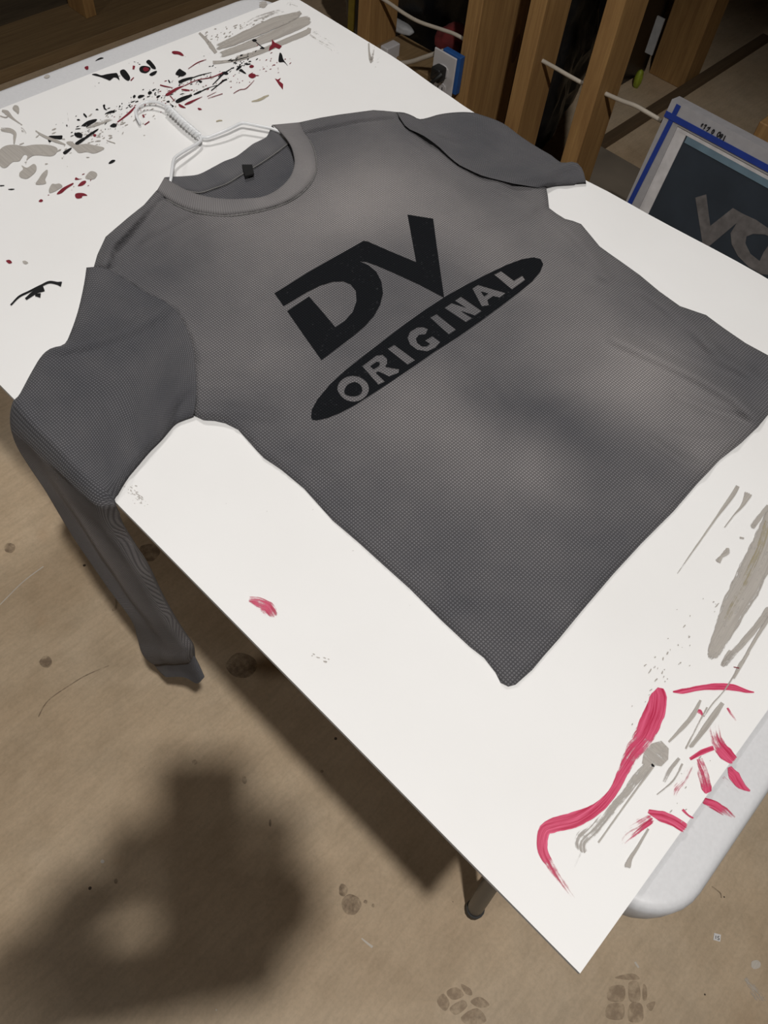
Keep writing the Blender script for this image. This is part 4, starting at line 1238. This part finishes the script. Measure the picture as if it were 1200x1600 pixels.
# floor strip, carton
pa = un(935, 232, 2, 0); pb = un(1160, 84, 2, 0)
tag(box('wood_strip', (pa.x-.25, pb.x+.15, 1.118, 1.150, 0, .022), M['strip'], bev=.002), 'long thin dark wooden strip lying on the floor behind the printing screen', 'wood strip')
M['carton'] = plain('dull_carton', (.20, .165, .125, 1), .85, var=.12, scale=9)
tag(box('carton', (1.42, 1.86, .80, 1.07, 0, .10), M['carton'], bev=.004), 'low flat dull carton on the floor behind the printing screen', 'carton')
c = un(1196, 222, 0, 1.5); tag(box('wood_offcut', (1.50, 1.64, c.y-.12, c.y+.03, 0, c.z+.03), M['stud'], bev=.003), 'lit pine offcut behind the right side of the printing screen', 'offcut')

# ------------------------------------------------------------------ bits on the floor
M['paper'] = plain('white_paper', (.82, .80, .78, 1), .8, var=.03)
pl = [un(1116, 1457.5, 2, .0012), un(1126.5, 1460.5, 2, .0012), un(1125.5, 1471.5, 2, .0012), un(1114.5, 1468.5, 2, .0012)]
lab = empty('paper_label', tuple(sum(pl, Vector())/4-Vector((0, 0, .0012))), 'tiny square white paper marked 15 on the floor by the table end', 'paper')
vv = pl+[p-Vector((0, 0, .001)) for p in pl]
fixnormals(mesh('paper', vv, [(0, 1, 2, 3), (7, 6, 5, 4), (0, 4, 5, 1), (1, 5, 6, 2), (2, 6, 7, 3), (3, 7, 4, 0)], M['paper'], lab))
def ink15():
    V, F = [], []
    for pl_ in ([(540, 680), (560, 665), (548, 800)], [(715, 690), (650, 700), (630, 745), (690, 770), (725, 820), (690, 860), (620, 825)]):
        P = [un(1100+x/30, 1440+y/30, 2, .0014) for x, y in pl_]
        v, f = tube_vf(resample(P, 12), .00045, 5); b = len(V); V += v; F += [tuple(i+b for i in q) for q in f]
    mesh('digits', V, F, M['ink'], lab)['label'] = 'handwritten 15'
ink15()
FLOOR = bpy.data.objects['floor']
def m_flat(name, c, alpha):
    t = NT(name); n = t.noise(t.coord(), 60, 4, .65)
    a = t.ramp(n, [(.3, (0, 0, 0, 1)), (.6, (alpha,)*3+(1,))])
    t.base(c); t.set(Roughness=.8)
    tr_ = t.n('ShaderNodeBsdfTransparent'); mx = t.n('ShaderNodeMixShader')
    t.l(a, mx.inputs[0]); t.l(tr_.outputs[0], mx.inputs[1]); t.l(t.b.outputs[0], mx.inputs[2]); t.l(mx.outputs[0], t.out.inputs[0])
    return t.m
M['stain'] = m_flat('floor_stain', (.17, .115, .075, 1), .48)
M['chalk'] = m_paint('floor_chalk', (.62, .56, .48, 1), (.7, .64, .56, 1), .8)
fz = 0.0
def fblob(pts, mat, cov, smooth=True):
    lay[0] = (lay[0]+.00002) % .0005
    q = [un(p[0], p[1], 2, .0004+lay[0]) for p in (smoothpoly(pts, n=4) if smooth else [Vector(p) for p in pts])]
    V, F = cdt([[(p.x, p.y) for p in q]])
    return [(p.x, p.y, .0004+lay[0]) for p in V], F, [(p.x, p.y) for p in V], [cov]*len(V)
def floor_marks(name, items, mat):
    V, F, U, Cv = [], [], [], []
    for pts, cov in items:
        if len(pts[0]) == 4: v, f, u, c_ = ribbon_vf(pts, z=0.0)
        else: v, f, u, c_ = fblob(pts, mat, cov)
        b = len(V); V += v; F += [tuple(i+b for i in q) for q in f]; U += u; Cv += c_
    o = mesh(name, V, F, mat, FLOOR, uvs=U, attrs={'cov': Cv}); o['kind'] = 'structure'
    return o
def ell(cx, cy, rx, ry, n=10): return [(cx+rx*math.cos(2*math.pi*k/n)*random.uniform(.9, 1.1), cy+ry*math.sin(2*math.pi*k/n)*random.uniform(.9, 1.1)) for k in range(n)]
floor_marks('floor_stains', [(ell(15, 856, 9, 8), .95), (ell(549, 1414, 15, 17), .8), (ell(536, 1391, 7, 10), .6), (ell(571, 1409, 3, 3), .8), (ell(583, 1415, 2.5, 3), .8), (ell(72, 1034, 10, 9), .42), (ell(422, 1286, 2, 6), 1), (ell(382, 1219, 4, 6), .8), (ell(181, 1377, 3, 4), 1.1), (ell(304, 1191, 4, 4), .9), (ell(233, 863, 16, 14), .5),
    (ell(503, 1205, 2.6, 2.4), 1.2), (ell(378, 1040, 24, 20), .55), ([(181, 935, 3, 1.1), (182, 945, 3, 1.1), (179, 952, 5, 1.1), (175, 953, 3, 1)], 1),
    ([(60, 1120, 1.6, .8), (75, 1095, 1.6, .8), (110, 1070, 1.6, .8), (135, 1055, 1.6, .8), (170, 1040, 1.6, .7)], 1), ([(1112, 1385, 2, .9), (1125, 1395, 2, .9), (1127, 1403, 2, .9)], 1)], M['stain'])
floor_marks('floor_scuffs', [([(0, 945, 1.5, .9), (35, 910, 1.6, .9), (68, 885, 1.5, .9)], 1), ([(565, 1466, 2, 1), (572, 1472, 3, 1), (582, 1480, 4, 1)], 1), ([(992, 1503, 3, .9), (998, 1512, 3, .9)], 1), (ell(1181, 1507, 8, 7), .75), ([(1165, 1528, 6, .5), (1180, 1550, 16, .5), (1195, 1570, 14, .4)], 1), (ell(338, 1578, 1.5, 1.5), 1.1), (ell(160, 1346, 3, 3), 1)], M['chalk'])
def footprint(cells, label):
    M_ = M.setdefault('dust', m_flat('footprint_dust', (.33, .235, .16, 1), .40))
    return floor_marks('footprint', [(c_, .42) for c_ in cells], M_)
K5 = (2, 600, 1250)
footprint([tr(p, *K5) for p in ([(705, 585), (750, 582), (748, 628), (700, 625)], [(765, 572), (795, 570), (800, 625), (768, 628)], [(700, 640), (748, 638), (745, 685), (695, 680)], [(768, 638), (805, 638), (808, 690), (765, 690)], [(810, 575), (822, 590), (820, 625), (808, 620)], [(820, 640), (848, 630), (835, 660)], [(720, 555), (775, 542), (800, 560), (760, 562)])], '')
footprint([tr(p, *K5) for p in ([(165, 630), (185, 605), (205, 635), (190, 660)], [(195, 600), (225, 585), (250, 610), (215, 625)], [(240, 575), (270, 590), (275, 610), (255, 605)], [(205, 650), (245, 625), (260, 645), (225, 672)], [(240, 680), (290, 650), (320, 690), (270, 705)], [(270, 630), (300, 615), (330, 640), (300, 650)])], '')

# ------------------------------------------------------------------ lights
M['shade'] = plain('white_enamel_shade', (.55, .55, .55, 1), .4)
def emis(name, col, st):
    t = NT(name); e = t.n('ShaderNodeEmission'); e.inputs[0].default_value = col; e.inputs[1].default_value = st; t.l(e.outputs[0], t.out.inputs[0]); return t.m
M['bulb'] = emis('lit_bulb', (1, .93, .84, 1), 12)
def lamp(loc, target, watts, radius, cone, blend, label, col=(1, .93, .85), shade=True):
    t = empty('ceiling_lamp', loc, label, 'lamp')
    d = (Vector(target)-Vector(loc)).normalized()
    if shade:
        tube('cable', [Vector(loc)-d*.075, Vector((loc[0], loc[1], ZC))], .004, M['plug'], t, 8)
        v, f = tube_vf([Vector(loc)-d*.08, Vector(loc)-d*.07, Vector(loc)-d*.03, Vector(loc)+d*.01], [.02, .03, .07, .10], 24, caps=False)
        mesh('lamp_shade', v, f, M['shade'], t, smooth=True)
        bm = bmesh.new(); bmesh.ops.create_uvsphere(bm, u_segments=16, v_segments=10, radius=.028)
        b = mesh('bulb', [Vector(loc)-d*.035+v.co for v in bm.verts], [tuple(v.index for v in q.verts) for q in bm.faces], M['bulb'], t, smooth=True); bm.free()
    ld = bpy.data.lights.new('lamp_light', 'SPOT'); ld.energy = watts; ld.shadow_soft_size = radius; ld.spot_size = math.radians(cone); ld.spot_blend = blend; ld.color = col
    lo = link(bpy.data.objects.new('lamp_light', ld)); lo.parent = t; lo.location = d*.012
    lo.rotation_euler = d.to_track_quat('-Z', 'Y').to_euler()
    return t
lamp((-.23, -.254, 2.60), (.20, .50, .4), 119, .036, 82, .45, 'ceiling lamp with enamel shade above the near end of the table', (1, .975, .945))
lamp((.95, 1.55, 2.45), (.42, .74, .75), 50, .14, 70, .9, 'ceiling lamp with enamel shade above the far end of the table', (1, .975, .95))

lamp((-1.75, 1.0, 2.55), (-.1, .6, .2), 30, .16, 120, .6, 'added fill lamp with enamel shade on the open side left of the table', (1, .97, .94))  # unseen lamp added as fill for the hanging sleeve and dark shadows
# ------------------------------------------------------------------ the photographer, just outside the frame, whose shadow falls on the floor
def Q(r, u, f): return CAM+R0*r-R1*u+R2*f
M['skin'] = plain('skin', (.50, .30, .22, 1), .5, var=.06)
M['navy'] = plain('navy_cotton', (.03, .035, .06, 1), .9, bump=.2)
M['jeans'] = plain('dark_denim', (.035, .045, .075, 1), .9, bump=.2)
M['hair'] = plain('brown_hair', (.03, .018, .01, 1), .6, var=.4, scale=200, bump=.5)
M['shoe'] = plain('white_sneaker', (.5, .5, .5, 1), .6)
M['phone'] = plain('graphite_phone', (.02, .02, .022, 1), .25)
HD = Vector((.94, .341, 0)); RT = Vector((.341, -.94, 0)); TC = Vector((-.53, .09, 0))
def W3(r, f, z): return TC+RT*r+HD*f+Vector((0, 0, z))
person = empty('person', tuple(TC), 'person in a navy t-shirt and jeans holding up a phone with both hands', 'person')
def skin(name, chains, mat, levels=2):
    verts, edges, rad, roots = [], [], [], []
    for ch in chains:
        b = len(verts); roots.append(b); idx = {}
        for k, item in enumerate(ch):
            nm, p, r, par = item
            idx[nm] = len(verts); verts.append(tuple(Vector(p)-TC)); rad.append(r)
            if par is not None: edges.append((idx[par], idx[nm]))
    me = bpy.data.meshes.new(name); me.from_pydata(verts, edges, []); me.materials.append(mat)
    o = link(bpy.data.objects.new(name, me)); o.parent = person
    m = o.modifiers.new('skin', 'SKIN'); m.use_smooth_shade = True; m.branch_smoothing = .4
    for i, r in enumerate(rad):
        sv = me.skin_vertices[0].data[i]; sv.radius = r if isinstance(r, tuple) else (r, r); sv.use_root = i in roots
    q = o.modifiers.new('sub', 'SUBSURF'); q.levels = levels; q.render_levels = levels
    return o
SL, SR = W3(-.17, 0, 1.39), W3(.17, 0, 1.39)
EL, ER = Vector((-.41, .145, 1.14)), Vector((-.335, .125, 1.17))
WL, WR = Q(-.085, -.105, -.055), Q(.086, -.112, -.058)
PL, PR = Q(-.046, -.070, -.024), Q(.084, -.058, -.024)
def hand(w, p, sgn, n):
    ch = [('w'+n, w, .023, None), ('m'+n, w.lerp(p, .6), (.030, .017), 'w'+n), ('p'+n, p, (.032, .014), 'm'+n)]
    out = [ch]
    for k, (uo, ln) in enumerate(((.030, .9), (.010, 1.0), (-.010, .95), (-.030, .78))):
        a = p+(-R1)*uo*.9
        e = -sgn
        f0 = a+R0*(.006*sgn)+R2*.012; f1 = f0+R0*(e*-.004)+R2*.016; 
        kn = a+R0*(sgn*.004)+R2*.018
        t1 = a+R0*(e*.018*ln)+R2*.026; t2 = a+R0*(e*.042*ln)+R2*.025
        out.append([('a', a, .0088, None), ('b', kn, .0088, 'a'), ('c', t1, .0082, 'b'), ('d', t2, .0072, 'c')])
    b0 = w.lerp(p, .55)+R2*-.006
    out.append([('a', b0, .012, None), ('b', b0+(-R1)*.020+R0*(-sgn*.014)+R2*-.010, .0105, 'a'), ('c', b0+(-R1)*.046+R0*(-sgn*.034)+R2*.004, .0092, 'b'), ('d', b0+(-R1)*.066+R0*(-sgn*.046)+R2*.004, .0078, 'c')])
    return out
body_ch = [('pel', W3(0, -.01, .93), (.10, .075), None), ('wai', W3(0, 0, 1.10), (.09, .065), 'pel'), ('che', W3(0, .0, 1.28), (.11, .075), 'wai'), ('nb', W3(0, .0, 1.40), (.07, .06), 'che'), ('nk', W3(0, .015, 1.475), .052, 'nb'), ('jaw', W3(0, .035, 1.545), (.062, .072), 'nk'), ('hd', W3(0, .028, 1.615), (.072, .088), 'jaw'), ('tp', W3(0, .02, 1.67), (.055, .065), 'hd'),
    ('sl', SL, .045, 'nb'), ('el', EL, .037, 'sl'), ('wl', WL, .025, 'el'), ('sr', SR, .045, 'nb'), ('er', ER, .037, 'sr'), ('wr', WR, .025, 'er'),
    ('hl', W3(-.10, 0, .86), .085, 'pel'), ('kl', W3(-.11, .02, .48), .058, 'hl'), ('al', W3(-.12, -.03, .09), .038, 'kl'), ('hr', W3(.10, 0, .86), .085, 'pel'), ('kr', W3(.11, .02, .48), .058, 'hr'), ('ar', W3(.12, -.03, .09), .038, 'kr')]
face = [[('a', W3(0, .105, 1.612), .012, None), ('b', W3(0, .124, 1.588), .013, 'a')], [('a', W3(-.020, .098, 1.548), .006, None), ('b', W3(0, .106, 1.548), .008, 'a'), ('c', W3(.020, .098, 1.548), .006, 'b')], [('a', W3(-.076, .02, 1.585), .012, None), ('b', W3(-.082, .012, 1.615), .014, 'a')], [('a', W3(.076, .02, 1.585), .012, None), ('b', W3(.082, .012, 1.615), .014, 'a')]]
skin('body', [body_ch]+hand(WL, PL, -1, 'l')+hand(WR, PR, 1, 'r')+face, M['skin'])
M['eye'] = plain('dark_eye', (.02, .012, .008, 1), .2)
for s_ in (-1, 1):
    tube('eye', [W3(.030*s_, .094, 1.612), W3(.030*s_, .102, 1.611)], [.010, .006], M['eye'], person, 10)
skin('hair', [[('a', W3(0, -.02, 1.585), (.078, .066), None), ('b', W3(0, -.005, 1.65), (.082, .088), 'a'), ('c', W3(0, .005, 1.695), (.066, .078), 'b')]], M['hair'])
def loft(name, secs, mat, seg=28):
    # secs: (centre, across axis, depth axis, half width, half depth)
    V, F = [], []
    for c, ax, bx, a, b in secs:
        for k in range(seg):
            th = 2*math.pi*k/seg; V.append(c+ax*math.cos(th)*a+bx*math.sin(th)*b)
    for i in range(len(secs)-1):
        for k in range(seg): F.append((i*seg+k, i*seg+(k+1) % seg, (i+1)*seg+(k+1) % seg, (i+1)*seg+k))
    F.append(tuple(range(seg-1, -1, -1))); F.append(tuple((len(secs)-1)*seg+k for k in range(seg)))
    o = fixnormals(mesh(name, V, F, mat, person, smooth=True)); q = o.modifiers.new('sub', 'SUBSURF'); q.levels = q.render_levels = 1
    return o
loft('t_shirt', [(W3(0, 0, z), RT, HD, a, b) for z, a, b in ((.86, .172, .128), (.93, .170, .126), (1.08, .160, .118), (1.24, .178, .128), (1.34, .190, .120), (1.405, .175, .098), (1.445, .105, .075), (1.465, .066, .062))], M['navy'])
def along(p0, p1, specs):
    d = (p1-p0).normalized(); a = d.cross(Vector((0, 0, 1))).normalized(); b = a.cross(d)
    return [(p0.lerp(p1, t), a, b, r, r) for t, r in specs]
for A_, B_ in ((SL, EL), (SR, ER)):
    loft('shirt_sleeve', along(A_.lerp(W3(0, 0, 1.37), .12), A_.lerp(B_, .62), [(-.12, .055), (.05, .082), (.3, .084), (.6, .074), (1, .060)]), M['navy'], 18)
loft('trousers', [(W3(0, -.005, z), RT, HD, a, b) for z, a, b in ((.76, .150, .105), (.84, .172, .122), (.92, .168, .120), (1.0, .158, .114))], M['jeans'])
for s_ in (-1, 1):
    loft('trouser_leg', [(W3(x*s_, y, z), RT, HD, r, r*1.05) for x, y, z, r in ((.085, 0, .88, .098), (.092, .005, .74, .092), (.11, .02, .48, .072), (.118, -.01, .25, .064), (.12, -.03, .06, .062))], M['jeans'], 20)
for s_ in (-1, 1):
    skin('shoe', [[('a', W3(.12*s_, -.06, .048), (.042, .046), None), ('b', W3(.125*s_, .03, .046), (.045, .044), 'a'), ('c', W3(.13*s_, .12, .036), (.048, .034), 'b'), ('d', W3(.13*s_, .16, .030), (.036, .028), 'c')]], M['shoe'])
phone = empty('phone', tuple(Q(.019, -.056, -.012)), 'dark phone held upright in the hands of the person in the navy t-shirt', 'phone')
v = [Q(r, u, f) for f in (-.013, -.005) for (r, u) in ((-.018, -.130), (.056, -.130), (.056, .018), (-.018, .018))]
bevel(fixnormals(mesh('phone_body', v, [(0, 1, 2, 3), (7, 6, 5, 4), (0, 4, 5, 1), (1, 5, 6, 2), (2, 6, 7, 3), (3, 7, 4, 0)], M['phone'], phone)), .003, 3)

w = bpy.data.worlds.new('basement_air'); SC.world = w; w.use_nodes = True
w.node_tree.nodes['Background'].inputs[0].default_value = (1, .95, .9, 1); w.node_tree.nodes['Background'].inputs[1].default_value = .035

# ------------------------------------------------------------------ camera
cd = bpy.data.cameras.new('camera'); cd.sensor_fit = 'HORIZONTAL'; cd.sensor_width = 36; cd.lens = FPX/1200*36; cd.clip_start = .01
co = link(bpy.data.objects.new('camera', cd))
m = Matrix.Identity(4)
for i in range(3):
    m[i][0] = R0[i]; m[i][1] = -R1[i]; m[i][2] = -R2[i]; m[i][3] = CAM[i]
co.matrix_world = m
SC.camera = co
SC.view_settings.view_transform = 'Standard'; SC.view_settings.look = 'None'; SC.view_settings.gamma = 1; SC.view_settings.exposure = 0
try: SC.view_settings.use_curve_mapping = False
except Exception: pass
